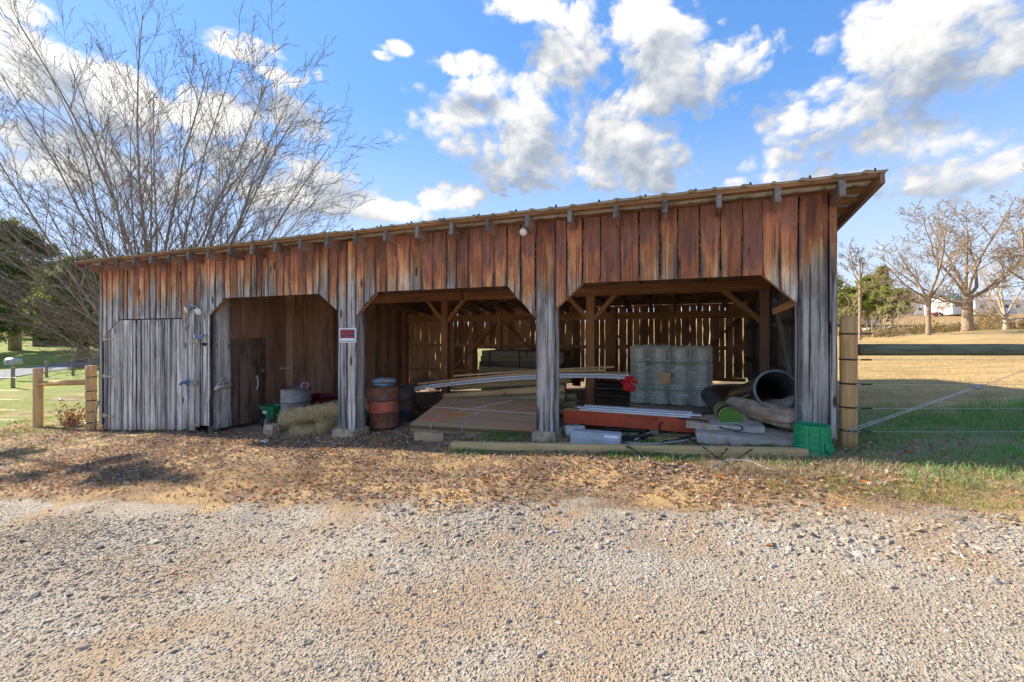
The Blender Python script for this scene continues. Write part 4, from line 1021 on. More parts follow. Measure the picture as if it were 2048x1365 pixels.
# straw rolls
def straw_m(t, b):
    a = t.attr('loc'); al, ac, a3 = t.sep(a); p = t.pos()
    n = t.noise(t.vm('MULTIPLY', p, (30, 30, 60)), 1, 5, .7, 1.5); n2 = t.noise(p, 60, 3)
    c = t.mix(t.step(n, .3, .7), (.26,.17,.065), (.80,.62,.32))
    wv = t.m('FRACT', t.mul(al, 16)); net = t.step(wv, .12, .04, 0, 1)
    c = t.mix(t.mul(net, .4), c, (.60,.58,.40))
    t.put(b.inputs['Base Color'], c); b.inputs['Roughness'].default_value = .9
    bump(t, b, t.m('ADD', n, t.mul(n2, .6)), 1.0, .03)
M_STRAW = mat('netted_straw', straw_m)
def straw_roll(p0, p1, r_, label, seed):
    p0, p1 = Vector(p0), Vector(p1); t = thing('straw_roll', p0-Vector((0,0,r_)), label, 'straw roll', 'netted straw rolls piled in the first bay')
    n = 22; rr = np.random.default_rng(seed); pts, rad = [], []
    for i in range(n+1):
        q = p0.lerp(p1, i/n); pts.append(q+Vector(tuple(rr.normal(0, .006, 3)))); rad.append(r_*(1+rr.normal(0, .035)))
    m = MB().tube(pts, rad, 18)
    # uneven surface
    m.v = [tuple(np.array(v)+rr.normal(0, .014, 3)) for v in m.v]; m.build('roll', M_STRAW, t, True)
    # loose stalks all over, thick at the ends
    d = (p1-p0); L = d.length; d.normalize(); a = d.orthogonal().normalized(); b_ = d.cross(a); V, Fc, C = [], [], []
    for k in range(2600):
        if k < 800: s_ = rr.choice((0, 1)); s_ = abs(s_-abs(rr.normal(0, .02))); rad_ = r_*math.sqrt(rr.random())*1.02
        else: s_ = rr.random(); rad_ = r_*1.01
        an = rr.uniform(0, 6.283); c_ = p0+d*L*s_+(a*math.cos(an)+b_*math.sin(an))*rad_
        dr_ = Vector(tuple(rr.normal(0, 1, 3))); out_ = (c_-(p0+d*L*s_))
        dr_ = (dr_+out_.normalized()*(.3 if out_.length > 1e-4 else 0)+(-d if s_ < .5 else d)*(.9 if k < 800 else 0)).normalized(); l_ = rr.uniform(.04, .12); sd = dr_.orthogonal().normalized()*.0030
        o = len(V); V += [c_-sd, c_+sd, c_+dr_*l_]; Fc.append((o, o+1, o+2)); cc = rr.uniform(.6, 1.2); C += [(.72*cc, .55*cc, .27*cc)]*3
    q = MB(); q.v = [tuple(v) for v in V]; q.f = Fc; q.loc = q.v; q.col = C
    tag(q.build('loose_stalks', M_BLADE, t), kind='stuff')
straw_roll(onY(566, 840, .18), onY(742, 808, .62), .165, 'longest straw roll lying on top of the pile in front of the grey drum', 1)
straw_roll(onY(637, 856, .02), onY(833, 834, 2.5), .15, 'straw roll whose round end faces out from the foot of the pile', 2)
straw_roll(onY(690, 850, .12), onY(827, 813, 2.7), .15, 'straw roll running back from the pillar past both rusty drums', 3)
straw_roll(onY(585, 866, .02), onY(728, 864, .42), .13, 'bottom straw roll resting on the ground under the others', 4)
straw_roll(onY(700, 826, .55), onY(790, 806, 1.9), .13, 'straw roll on top behind the pillar with the sign', 5)
p = onG(543, 872); tag(MB().box((fx(543), .02, float(g(p.x, .0))+.08), (.24, .2, .18)).build('concrete_block', M_CONC, None, bevel=.008), 'small tan concrete block at the end of the straw rolls', 'block')
# rag of green leaves on the rolls
gp = onY(722, 826, .4); m = MB()
for k in range(26):
    q = gp+Vector((random.gauss(0,.06), random.gauss(0,.04), random.gauss(.02,.05))); d = Vector((random.gauss(0,1), random.gauss(0,1), random.gauss(0,.6))).normalized(); s_ = d.orthogonal().normalized()*.03
    m.add([q-d*.06, q+s_, q+d*.07, q-s_], [(0,1,2,3)], None, (.05, .22, .05))
tag(m.build('green_leaves', M_LEAF), 'clump of green leaves on the straw rolls beside the pillar', 'leaves')
# rusty drums
x_ = onY(768, 850, .72).x
drum(G(x_, .72, .03), .76, .285, 'drum', 'leaning rusty drum with a faded orange middle band next to the pillar', M_RUST, (R(-4), R(-5)), (.265, .50), M_DRUMO, M_IRON)
x2 = onY(803, 830, 1.55).x
drum(G(x2, 1.55), .72, .27, 'drum', 'dark purplish rusty drum half hidden behind the orange banded drum', M_DRUMB)
# sack on the drum
def sack(c, sx, sy, sz, name, m, label, cat, seed=0, rz=0):
    rr = np.random.default_rng(seed); V, Fc = [], []; nu, nv = 22, 12; mm = MB()
    for j in range(nv+1):
        ph_ = math.pi*j/nv-math.pi/2
        for i in range(nu):
            th_ = 2*math.pi*i/nu; cp = abs(math.cos(ph_))**.5; f = lambda a: math.copysign(abs(a)**.6, a)
            w1 = 1+.10*math.sin(3*th_+seed)+.06*math.sin(7*th_+2*ph_+seed)+rr.normal(0, .02)
            V.append(Vector(c)+Matrix.Rotation(rz, 3, 'Z') @ Vector((sx*f(math.cos(th_))*cp*w1, sy*f(math.sin(th_))*cp*w1, sz*(f(math.sin(ph_))+.12*math.sin(4*th_+seed)*cp+.25*math.sin(2*th_+1+seed)*cp)+rr.normal(0, .004))))
    for j in range(nv):
        for i in range(nu): Fc.append((j*nu+i, j*nu+(i+1) % nu, (j+1)*nu+(i+1) % nu, (j+1)*nu+i))
    mm.add(V, Fc); return tag(mm.build(name, m, None, True), label, cat)
zt = float(g(x_, .72))+.03+.76
sack(Vector((x_+.0, .74, zt+.115)), .21, .15, .045, 'sack', M_BLUEBAG, 'folded blue and tan sack lying on the orange banded drum', 'sack', 2, .1)
sack(Vector((x_-.02, .72, zt+.045)), .19, .14, .035, 'sack', M_BLUEBAG, 'flattened blue sack under the folded one on the leaning drum', 'sack', 5, -.1)
# coil of old fence wire
c = onY(846, 788, 2.7); m = MB(); rr = np.random.default_rng(8)
for k in range(26):
    R_ = rr.uniform(.22, .42); ax = Vector((rr.normal(.2,.25), rr.normal(-.8,.2), rr.normal(.4,.25))).normalized(); a = ax.orthogonal().normalized(); b_ = ax.cross(a); o = c+Vector(tuple(rr.normal(0, .07, 3)))
    m.tube([o+(a*math.cos(2*math.pi*i/20)+b_*math.sin(2*math.pi*i/20))*R_*(1+.06*math.sin(3*i+k)) for i in range(20)], .0045, 4, closed=True)
m.v = [(v[0], v[1], max(v[2], float(g(v[0], v[1]))+.01)) for v in m.v]
tag(m.build('wire_coil', M_IRON, None), 'tangled coil of dark old fence wire behind the rusty drums', 'wire coil')

# ------------------------------------------------------------------ second bay
# stack of plywood sheets, tied with white cord, tilted on the ground
xa, xb = 8.57, 10.95
fl, fr_, bl, br_ = Vector((xa, .33, .75)), Vector((xb, .33, .83)), Vector((xa, 1.5, 1.05)), Vector((xb, 1.5, 1.11))
t = thing('plywood_stack', (9.7, .5, .65), 'tilted stack of reddish stained plywood sheets tied with white cord', 'plywood')
up = (fr_-fl).cross(bl-fl).normalized(); NS = 8
for k in range(NS):
    dd = up*(-.0165*k); jx = Vector((random.uniform(-.012,.012), 0, 0))+(bl-fl).normalized()*random.uniform(-.012,.012)*(k > 0)
    A = [q+dd+jx for q in (fl, fr_, br_, bl)]; B = [q-up*.0145 for q in A]; m = MB()
    off = random.uniform(0, 40)
    lo = [((q-fl).dot((fr_-fl).normalized())+off, (q-fl).dot((bl-fl).normalized()), 0) for q in A]*2
    m.add(A+B, [(0,1,2,3),(7,6,5,4),(0,4,5,1),(1,5,6,2),(2,6,7,3),(3,7,4,0)], lo); m.build('sheet', M_PLY if k == 0 else M_PLYE, t)
def onsheet(a, b, h=.006): return fl.lerp(fr_, a).lerp(bl.lerp(br_, a), b)+up*h
for a0, a1 in ((.18, .12), (.43, .47), (.94, .99)):
    MB().tube([onsheet(a0, -.005, -.13), onsheet(a0, -.008, .004), onsheet(a1, 1.0, .006)], .005, 6).build('cord', M_STRAPW, t)
MB().tube([onsheet(0, .62), onsheet(1, .5)], .005, 6).build('cord', M_STRAPW, t)
MB().tube([onsheet(.30, .42, .03), onsheet(.29, .52), onsheet(.5, .80), onsheet(.62, .97)], .006, 6).build('cord', M_STRAPW, t)
for a, b in ((.44, .45), (.95, .52)): MB().tube([onsheet(a+.012*math.cos(i), b+.03*math.sin(i), .012) for i in np.linspace(0, 5, 8)], .006, 6).build('knot', M_STRAPW, t)
MB().beam((xa+.3, .6, .62), (xb-.3, .6, .70), .09, .1).build('bearer', M_OLDP, t); MB().beam((xa+.2, 1.3, .76), (xb-.2, 1.3, .82), .09, .16).build('bearer', M_OLDP, t)
# round posts behind the sheets
def log(p0, p1, r0, r1, m, label, group=None, name='log'):
    p0, p1 = Vector(p0), Vector(p1); n = 12; pts = [p0.lerp(p1, i/n)+Vector((0, random.gauss(0,.003), random.gauss(0,.003))) for i in range(n+1)]
    return tag(MB().tube(pts, [(r0+(r1-r0)*i/n)*random.uniform(.97, 1.03) for i in range(n+1)], 14).build(name, m, None, True), label, 'log', group)
log(onY(904, 773, 2.0), onY(1142, 757, 2.0), .085, .09, M_LOG, 'upper round treated post in the pile right under the white strips')
log(onY(888, 793, 1.85), onY(1130, 777, 1.85), .06, .075, M_LOGY, 'pale yellowish round post between two greener ones behind the plywood')
log(onY(888, 803, 1.75), onY(1130, 795, 1.75), .07, .075, M_LOG, 'lowest round treated post against the back edge of the plywood')
for k, (y_, dz) in enumerate(((2.2, .08), (2.35, .08), (2.05, .22), (2.25, .24), (2.1, .37), (1.95,.09))):
    xm = 8.6; log(Vector((xm, y_, float(g(xm, y_))+dz)), Vector((xm+2.5, y_, float(g(xm+2.5, y_))+dz)), .075, .07, M_LOG, 'round treated post deep in the pile behind the plywood stack', 'hidden round posts of the pile')
# long pale boards and white strips bowed over the pile
def bowed(a, mid_, b, y, wd, th, m, name, label, cat, group):
    A, M_, B = onY(*a, y), onY(*mid_, y), onY(*b, y); n = 10; mm = MB(); V, lo, Fc = [], [], []; off = random.uniform(0, 40)
    for i in range(n+1):
        s_ = i/n; q = A*(2*(s_-.5)*(s_-1))+M_*(4*s_*(1-s_))+B*(2*s_*(s_-.5))
        for dy, dz in ((-wd/2, -th/2), (wd/2, -th/2), (wd/2, th/2), (-wd/2, th/2)): V.append(q+Vector((0, dy, dz))); lo.append((off+s_*4, dy, dz))
    for i in range(n):
        for j in range(4): Fc.append((i*4+j, i*4+(j+1) % 4, i*4+4+(j+1) % 4, i*4+4+j))
    Fc += [(3,2,1,0), tuple(n*4+j for j in range(4))]; mm.add(V, Fc, lo)
    return tag(mm.build(name, m, None), label, cat, group)
gB, gS = 'pale boards laid over the pile', 'white plastic strips laid over the pile'
bowed((910,752), (1060,742), (1228,734), 1.95, .09, .03, M_TAN, 'board', 'topmost and shortest of the pale boards laid over the log pile', 'board', gB)
bowed((838,768), (1040,748), (1209,741), 1.82, .09, .035, M_TAN, 'board', 'pale board between the topmost one and the white strips, with a split end', 'board', gB)
bowed((872,763), (1060,749), (1258,746), 1.9, .09, .022, M_TAN, 'board', 'pale board ending nearest the red cloth', 'board', gB)
bowed((832,775), (1045,752), (1259,751), 1.72, .10, .022, M_WHITE, 'plastic_strip', 'upper long white plastic strip running to the red cloth', 'plastic strip', gS)
bowed((822,781), (1045,758), (1250,757), 1.68, .10, .018, M_WHITE, 'plastic_strip', 'lower long white plastic strip with the lowest left end', 'plastic strip', gS)
bowed((828,778), (1045,755), (1254,754), 1.78, .10, .016, M_WHITE, 'plastic_strip', 'thin white plastic strip between the two long ones', 'plastic strip', gS)
c = onY(1259, 762, 1.7); mm = MB()
def cl(u, v):
    r_ = .02+.115*v; an = 5.6*u; return c+Vector((r_*math.cos(an)*(1+.2*math.sin(5*an)), -.03-.05*math.sin(3*an)*v, -.015+r_*math.sin(an)*.95-.03*v+.02*math.sin(7*an)*v))
mm.grid(cl, 36, 8); tag(mm.build('red_cloth', M_RED, None, True), 'red cloth tied to the end of the long white strips', 'cloth')
# bundle of square posts
t = thing('post_bundle', (9.0, 4.6, float(g(9,4.8))), 'strapped bundle of weathered square posts stacked below the back window', 'timber bundle')
px0, px1_, zt = 7.86, 10.15, 1.87
for rw in range(9):
    zc_ = zt-.07-rw*.145
    if zc_ < float(g(9, 5))+.05: break
    for cl_ in range(5):
        if rw > 2 and cl_ > 1: continue
        yv = 4.67+cl_*.15; jl = random.uniform(-.06, .06)
        MB().beam((px0+jl, yv, zc_), (px1_+jl*.5+random.uniform(-.03,.03), yv, zc_), .137, .137).build('post', M_LOG if rw % 2 else M_OLDP, t)
for xx in (8.15, 9.0):
    MB().box((xx, 4.588, zt-.22), (.035, .006, .46)).build('strap', M_BLACK, t); MB().box((xx, 4.95, zt+.006), (.035, .75, .006)).build('strap', M_BLACK, t)
# old steel chair frame
c = onY(1146, 812, 2.3); zg = float(g(c.x, 2.3)); t = thing('chair_frame', (c.x, 2.3, zg), 'bare rusty steel chair frame between the pillar and the post', 'chair frame')
M_RTUBE = simple('rusty_tube', (.26,.17,.12), .7, .3, .3, 20)
w_ = .16; z1 = zg+.46
for s_ in (-1, 1):
    MB().tube([(c.x+s_*(w_+.02), 2.2, zg), (c.x+s_*w_, 2.25, zg+.25), (c.x+s_*(w_-.02), 2.3, z1)], .011, 8).build('leg', M_RTUBE, t)
    MB().tube([(c.x+s_*(w_+.01), 2.55, zg), (c.x+s_*(w_+.03), 2.5, zg+.4), (c.x+s_*(w_+.06), 2.6, zg+.78)], .011, 8).build('leg', M_RTUBE, t)
    MB().tube([(c.x+s_*.12, 2.22, zg+.05), (c.x, 2.24, zg+.3), (c.x-s_*.05, 2.26, z1-.02)], .005, 6).build('brace_rod', M_RTUBE, t)
MB().tube([(c.x-w_, 2.3, z1-.06), (c.x-w_+.05, 2.3, z1), (c.x+w_-.05, 2.3, z1), (c.x+w_, 2.3, z1-.06)], .011, 8).build('seat_rail', M_RTUBE, t)
MB().beam((c.x-w_-.02, 2.2, zg+.02), (c.x+w_+.02, 2.2, zg+.02), .06, .02).build('foot_rail', M_RTUBE, t)
# heap of rough planks in the dark
pz = {}
for k in range(16):
    lay = k//4; y_ = 4.4+.22*(k % 4)+random.uniform(-.04,.04); xm = 11.85+random.uniform(-.1,.1); zc_ = float(g(xm, y_))+.04+lay*.085+random.uniform(0,.01); a = random.uniform(-.05,.05)
    tag(MB().beam((xm-.9, y_-.9*a, zc_), (xm+.9, y_+.9*a, zc_+random.uniform(-.01,.01)), .2, .06, jit=.006).build('plank', M_OLDP), 'rough dark plank in the heap behind the wire pallet', 'plank', 'rough planks heaped behind the pallet')
tag(MB().beam(onY(1168, 822, 1.9), onY(1208, 818, 1.9), .09, .05).build('brick', simple('orange_brick', (.45,.15,.06), .85)), 'orange brick lying in front of the middle post', 'brick')

# ------------------------------------------------------------------ third bay
# pallet of upright wire rolls in film
c = onY(1341, 812, 2.75); zg = float(g(c.x, 2.75)); t = thing('wire_pallet', (c.x, 2.75, zg), 'film wrapped pallet of upright wire fence rolls with green straps', 'pallet')
hw = .70; zt = onY(1341, 695, 2.4).z; zb = zg+.13
for k in range(7): MB().box((c.x-hw+.1*2+(k-1)*.2, 2.75, zb-.01), (.09, .95, .02)).build('pallet_slat', M_OLDP, t)
for s_ in (-1, 0, 1): MB().box((c.x, 2.75+s_*.42, zb-.07), (1.4, .08, .09)).build('pallet_runner', M_OLDP, t)
M_WIRE = simple('fence_wire', (.76,.76,.70), .55, .1, .12)
proto = MB(); rr = np.random.default_rng(4)
for layer, R_ in ((0, .172), (1, .14), (2, .10)):
    nn = 30-layer*8
    for k in range(nn):
        an = 2*math.pi*(k+rr.uniform(-.3,.3))/nn; q = Vector((R_*math.cos(an), R_*math.sin(an), 0)); l_ = Vector((rr.normal(0,.006), rr.normal(0,.006), 0))
        proto.tube([q, q+l_+Vector((0,0,zt-zb+rr.normal(0,.022)))], .0046, 3, cap=False)
    for h in np.linspace(.04, zt-zb-.04, 9):
        proto.tube([Vector(((R_+.004)*math.cos(2*math.pi*i/18), (R_+.004)*math.sin(2*math.pi*i/18), h)) for i in range(18)], .004, 3, closed=True)
proto.lathe([(.09, 0), (.095, zt-zb-.02)], 14)
first = None
for i in range(4):
    for j in range(3):
        loc = Vector((c.x-hw+.175+i*.352, 2.75-.36+j*.352, zb))
        if first is None:
            m = MB(); m.v = [tuple(Vector(v)+Vector(t['_o'])) for v in proto.v]; m.f = proto.f; m.loc = proto.v; m.col = proto.col
            first = m.build('wire_roll', M_WIRE, t); o = first
        else: o = first.copy(); COL.objects.link(o); o.parent = t
        o.location = loc-Vector(t['_o'])
def film_m(t, b):
    p = t.pos(); n = t.noise(t.vm('MULTIPLY', p, (2.0, 2.0, 10)), 1.5, 5, .65, 1.2)
    b.inputs['Base Color'].default_value = (.86,.86,.82,1); b.inputs['Roughness'].default_value = .16; b.inputs['Specular IOR Level'].default_value = .7
    bump(t, b, t.add(n, t.mul(t.noise(t.vm('MULTIPLY', p, (9, 9, 3)), 2, 4, .6, 2.0), .5)), 1.0, .05)
    tr = t.node('ShaderNodeBsdfTransparent'); tr.inputs[0].default_value = (.95,.97,.98,1)
    mx = t.node('ShaderNodeMixShader'); t.put(mx.inputs[0], t.step(n, .50, .66, .05, .62))
    t.l.new(tr.outputs[0], mx.inputs[1]); t.l.new(b.outputs[0], mx.inputs[2]); t.l.new(mx.outputs[0], t.n['Material Output'].inputs[0])
M_FILM = mat('stretch_film', film_m)
fm = MB(); ring = []
for k in range(64):
    an = 2*math.pi*k/64; f = lambda q: math.copysign(abs(q)**.35, q)
    ring.append((f(math.cos(an))*(hw+.012), f(math.sin(an))*.545))
rows = np.linspace(zb+.02, zt-.19, 16)
for j, z_ in enumerate(rows):
    for k, (x_, y_) in enumerate(ring):
        w1 = 1-.02*abs(math.sin(k*.49*2))+.006*math.sin(3*j+k*.7); fm.v.append((c.x+x_*w1, 2.75+y_*w1, z_+.01*math.sin(k*.8)))
for j in range(15):
    for k in range(64): fm.f.append((j*64+k, j*64+(k+1) % 64, (j+1)*64+(k+1) % 64, (j+1)*64+k))
fm.loc = fm.v; fm.col = [(1,1,1)]*len(fm.v); fm.build('film', M_FILM, t, True)
for z_ in (zt-.27, zb+.28):
    MB().tube([(c.x+x_*1.012, 2.75+y_*1.012, z_+.008*math.sin(k)) for k, (x_, y_) in enumerate(ring)], .009, 5, closed=True).build('strap', M_STRAPG, t)
q = onY(1331, 757, 2.75-.565); MB().box((q.x, q.y, q.z), (.17, .004, .2)).build('paper_tag', simple('tan_paper', (.62,.38,.17), .8, var=.1), t)
# red painted beams with white strips on top
def redbeam(xa, xb, y, z0, h, dp, label):
    t = thing('red_beam', (xa, y, z0), label, 'beam', None)
    MB().beam((xa, y, z0+h/2-.004), (xb, y, z0+h/2-.004), dp, h-.008).build('body', M_REDP, t)
    MB().beam((xa-.002, y, z0+h-.002), (xb+.002, y, z0+h-.002), dp-.006, .006).build('top_face', M_YEL, t)
    return t
zr = .935
rb = redbeam(11.26, 13.28, .62, zr, .205, .16, 'front red painted beam with faded black lettering on its side')
redbeam(11.36, 13.22, .84, zr+.012, .205, .16, 'second red painted beam lying directly behind the lettered one')
text('APA RATED USE', 'lettering', onY(1283, 835, .54).x, onY(1283, 836, .54).z, .46, .055, .5385, simple('faded_ink', (.14,.03,.025), .8, var=.2), rb)
for xx in (11.45, 12.6):
    tag(MB().beam((xx, .45, (float(g(xx, .6))+zr)/2), (xx, 1.05, (float(g(xx, .6))+zr)/2), .12, max(.05, zr-float(g(xx, .6)))).build('bearer', M_OLDP), 'short bearer block under the %s end of the red beams' % ('plain' if xx < 12 else 'slab'), 'block')
for k, (dx_, dy, dz) in enumerate(((0, .62, .012), (.06, .73, .02), (-.07, .80, .016), (.02, .90, .03), (.10, .68, .034))):
    A = Vector((11.50+dx_, dy-.02, zr+.205+dz)); B = Vector((13.08+dx_*1.4-(.1 if k == 2 else 0), dy-.06, zr+.205+dz))
    tag(MB().beam(A, B, .095, .016).build('plastic_strip', M_WHITE), 'short white plastic strip lying on the red beams', 'plastic strip', 'white strips on the red beams')
# foam slabs
def slab(x0, x1, y0, y1, z0, h, label, seed):
    rr = np.random.default_rng(seed); mm = MB()
    top = lambda u, v: Vector((x0+(x1-x0)*u+rr.normal(0,.004), y0+(y1-y0)*v+rr.normal(0,.004), z0+h+.012*math.sin(5*u+3*v+seed)+rr.normal(0,.003)))
    nu, nv = 16, 8; mm.grid(top, nu, nv); V = mm.v
    def skirt(idx):
        o = len(mm.v)
        for i in idx: v = V[i]; mm.v.append((v[0]+rr.normal(0,.004), v[1]+rr.normal(0,.004), z0+rr.normal(0,.002)))
        for k in range(len(idx)-1): mm.f.append((idx[k], o+k, o+k+1, idx[k+1]))
    skirt(list(range(nu+1))); skirt([j*(nu+1)+nu for j in range(nv+1)]); skirt([nv*(nu+1)+i for i in range(nu, -1, -1)]); skirt([j*(nu+1) for j in range(nv, -1, -1)])
    mm.loc = list(mm.v); mm.col = [(1,1,1)]*len(mm.v)
    return tag(mm.build('foam_slab', M_FOAM), label, 'slab')
slab(13.14, 14.42, -.02, .62, .93, .115, 'lower dirty foam slab on the ground beside the green box', 1)
slab(13.02, 13.95, .30, 1.0, 1.045, .075, 'upper dirty foam slab under the green capped pipe', 2)
# rolled canvas under the big pipe
def roll(p0, p1, r0, label, seed, name='canvas_roll'):
    """rolled, creased canvas: flattened where it lies, with sharp folds running round and along it"""
    rr = np.random.default_rng(seed); p0, p1 = Vector(p0), Vector(p1); d_ = (p1-p0).normalized(); L_ = (p1-p0).length; a = d_.cross(Vector((0,0,1))).normalized(); b_ = a.cross(d_)
    nu, nv = 40, 30; m = MB(); V = []; ph_ = rr.uniform(0, 6.28, 8)
    tri = lambda q: abs((q/math.pi) % 2-1)*2-1
    for j_ in range(nv+1):
        s_ = j_/nv
        for i_ in range(nu):
            th_ = 2*math.pi*i_/nu
            f = 1+.05*tri(6*th_+3*s_+ph_[0])+.07*tri(9*s_+1.5*math.sin(th_+ph_[1])+ph_[2])+.035*tri(17*s_+2*th_+ph_[3])+.03*tri(11*th_-7*s_+ph_[4])+rr.normal(0, .008)
            end = .82 if j_ in (0, nv) else 1
            V.append(p0+d_*(L_*s_+rr.normal(0, .004)+.03*math.sin(3*th_)*(j_ in (0, nv)))+(a*math.cos(th_)*1.12+b_*math.sin(th_)*(.82 if math.sin(th_) < 0 else .95))*r0*f*end)
    Fc = [(j_*nu+i_, j_*nu+(i_+1) % nu, (j_+1)*nu+(i_+1) % nu, (j_+1)*nu+i_) for j_ in range(nv) for i_ in range(nu)]+[tuple(range(nu-1, -1, -1)), tuple(nv*nu+i_ for i_ in range(nu))]
    m.add(V, Fc); return tag(m.build(name, M_TARP), label, 'canvas')
roll(onY(1462, 812, 1.15), onY(1600, 842, .42), .155, 'thick muddy canvas roll supporting the big black pipe', 1)
roll(onY(1478, 845, .75), onY(1520, 822, 1.5), .11, 'small muddy canvas roll beside the green pipe cap', 2)
roll(onY(1530, 822, 1.0), onY(1605, 812, .75), .14, 'muddy canvas roll wedged behind the corner post under the pipe', 3)
# pipes
def pipe(p0, p1, r_, name, label, cap=None, straps=()):
    p0, p1 = Vector(p0), Vector(p1); d = (p1-p0).normalized(); L = (p1-p0).length; Mx = Matrix.Translation(p0) @ rotM(d).to_4x4(); t = thing(name, p0-Vector((0,0,r_)), label, 'pipe')
    MB().lathe([(r_, .05), (r_, L), (r_-.018, L), (r_-.018, 0), (r_*1.0, 0), (r_, .05)], 36, Mx).build('tube', M_PIPE, t, True)
    if cap: MB().lathe([(0, -.012), (r_*.98, -.012), (r_*1.02, .0), (r_*1.02, .04)], 36, Mx).build('end_cap', M_CAP, t)
    else:
        for k in range(2): MB().lathe([(r_+.002, .006+.022*k), (r_+.009, .01+.022*k), (r_+.009, .018+.022*k), (r_+.002, .022+.022*k)], 36, Mx).build('rim_ring', M_PIPER, t, True)
        MB().lathe([(r_-.02, -.004), (r_+.006, -.004), (r_+.008, .004), (r_-.018, .004), (r_-.02, -.004)], 36, Mx).build('lip', M_PIPER, t, True)
    for s_ in straps: MB().lathe([(r_+.003, s_*L), (r_+.006, s_*L+.006), (r_+.006, s_*L+.03), (r_+.003, s_*L+.036)], 30, Mx).build('strap', M_STRAPY, t)
    return t, Mx, L
e1 = onY(1553, 780, .62); pt, Mx, L = pipe(e1, onY(1482, 803, 3.6), .262, 'drain_pipe', 'wide open ended black pipe resting on canvas by the corner post')
MB().tube([Mx @ Vector((.265*math.cos(a), .265*math.sin(a), z_)) for a, z_ in [(math.pi*1.0, 0.02), (math.pi*1.02, .4), (math.pi*1.08, .8), (math.pi*1.2, 1.2), (math.pi*1.3, 1.6)]], .012, 6).build('strap', M_STRAPY, pt)
e2 = onY(1462, 838, .55); pt, Mx, L = pipe(e2, onY(1418, 790, 2.2), .135, 'drain_pipe', 'narrower black pipe with a flat green end cap and yellow straps', True, (.03, .16, .24))
MB().tube([Mx @ Vector((.14*math.cos(a), .14*math.sin(a), z_)) for a, z_ in [(math.pi*1.35, -.01), (math.pi*1.38, .5), (math.pi*1.4, 1.0), (math.pi*1.4, L)]], .009, 6).build('strap', M_STRAPY, pt)
MB().tube([onY(1430, 792, 1.9), onY(1452, 797, 1.5), onY(1458, 806, 1.2), onY(1480, 797, 1.3), onY(1512, 785, .9)], .009, 6).build('strap', M_STRAPY, pt)
# valve box
c = onG(1624, 903); c = Vector((onY(1624, 880, -.36).x, -.36, 0)); c.z = float(g(c.x, c.y)); t = thing('valve_box', c, 'bright green ribbed plastic valve box at the corner of the barn', 'valve box')
Rb = .175; H = .32
def oct_(r_, h, n=24): return [(r_*(1+.02*math.cos(8*2*math.pi*k/n))*math.cos(2*math.pi*k/n), r_*(1+.02*math.cos(8*2*math.pi*k/n))*math.sin(2*math.pi*k/n), h) for k in range(n)]
Mx = Matrix.Translation(c)
MB().lathe([(Rb, .0), (Rb*.97, .06), (Rb*.93, .2), (Rb*.88, H), (Rb*.82, H), (Rb*.84, .2), (Rb*.9, .0)], 28, Mx).build('body', M_GREEN, t)
for h in (.015, .085, .15, .215, .27): MB().lathe([(Rb*.93-h*.06, h), (Rb*1.12-h*.12, h+.004), (Rb*1.12-h*.12, h+.014), (Rb*.93-h*.06, h+.02)], 28, Mx).build('rib', M_GREEN, t)
for k in range(8):
    an = 2*math.pi*k/8+.3; MB().beam(c+Vector((Rb*1.02*math.cos(an), Rb*1.02*math.sin(an), .0)), c+Vector((Rb*.92*math.cos(an), Rb*.92*math.sin(an), H)), .022, .02, up=(math.cos(an), math.sin(an), 0)).build('upright_rib', M_GREEN, t)
MB().lathe([(Rb*.82, H-.012), (Rb*.94, H-.01), (Rb*.95, H+.012), (Rb*.84, H+.014), (Rb*.82, H-.012)], 28, Mx).build('rim', M_GREEN, t)
dd = Vector((.72, -.69, .02)).normalized(); MB().lathe([(0, .0), (.058, .0), (.062, -.02)], 20, Matrix.Translation(c+dd*(Rb*1.09)+Vector((0,0,.11))) @ rotM(dd).to_4x4()).build('knockout', M_GREEN, t)
MB().beam(c+Vector((-.17, 0, H-.03)), c+Vector((.17, .02, H-.03)), .012, .05).build('divider', M_GREEN, t)

# ------------------------------------------------------------------ on the ground before the barn
ft = lambda x, y: float(g(x, y))
A = Vector((9.90, -.52, ft(9.9, -.5)+.052)); B = Vector((14.22, -.50, ft(14.2, -.5)+.05))
tag(MB().beam(A, B, .10, .10, jit=.003).build('timber', M_YEL, None, bevel=.004), 'long pale square timber lying on the leaves along the open bays', 'timber')
tag(MB().beam(Vector((11.55, -.36, ft(11.5, -.36)+.04)), Vector((13.85, -.40, ft(13.9, -.4)+.05)), .06, .03).build('plastic_strip', M_WHITE), 'white plastic strip lying on the ground behind the long timber', 'plastic strip')
# grey metal case
c = onY(1190, 895, -.34); zg = ft(c.x, -.34)+.02; t = thing('metal_case', (c.x, -.3, zg), 'flat grey metal case with two white stickers behind the long timber', 'case')
w2 = onY(1241, 890, -.34).x-c.x; m = MB(); d2 = .085
m.add([(c.x+sx_*w2, -.26+sy_*d2, zg) for sx_, sy_ in ((-1,-1),(1,-1),(1,1),(-1,1))]+[(c.x+sx_*w2, -.26+sy_*d2, zg+.085) for sx_, sy_ in ((-1,-1),(1,-1),(1,1),(-1,1))]
      +[(c.x+sx_*w2*.985, -.26-d2*.05, zg+.15) if sy_ < 0 else (c.x+sx_*w2*.985, -.26+d2*.95, zg+.165) for sx_, sy_ in ((-1,-1),(1,-1),(1,1),(-1,1))],
      [(3,2,1,0),(0,1,5,4),(1,2,6,5),(2,3,7,6),(3,0,4,7),(4,5,9,8),(5,6,10,9),(6,7,11,10),(7,4,8,11),(8,9,10,11)]); m.build('body', M_GREYB, t, bevel=.004)
n_ = Vector((0, -.065, .08)).normalized()
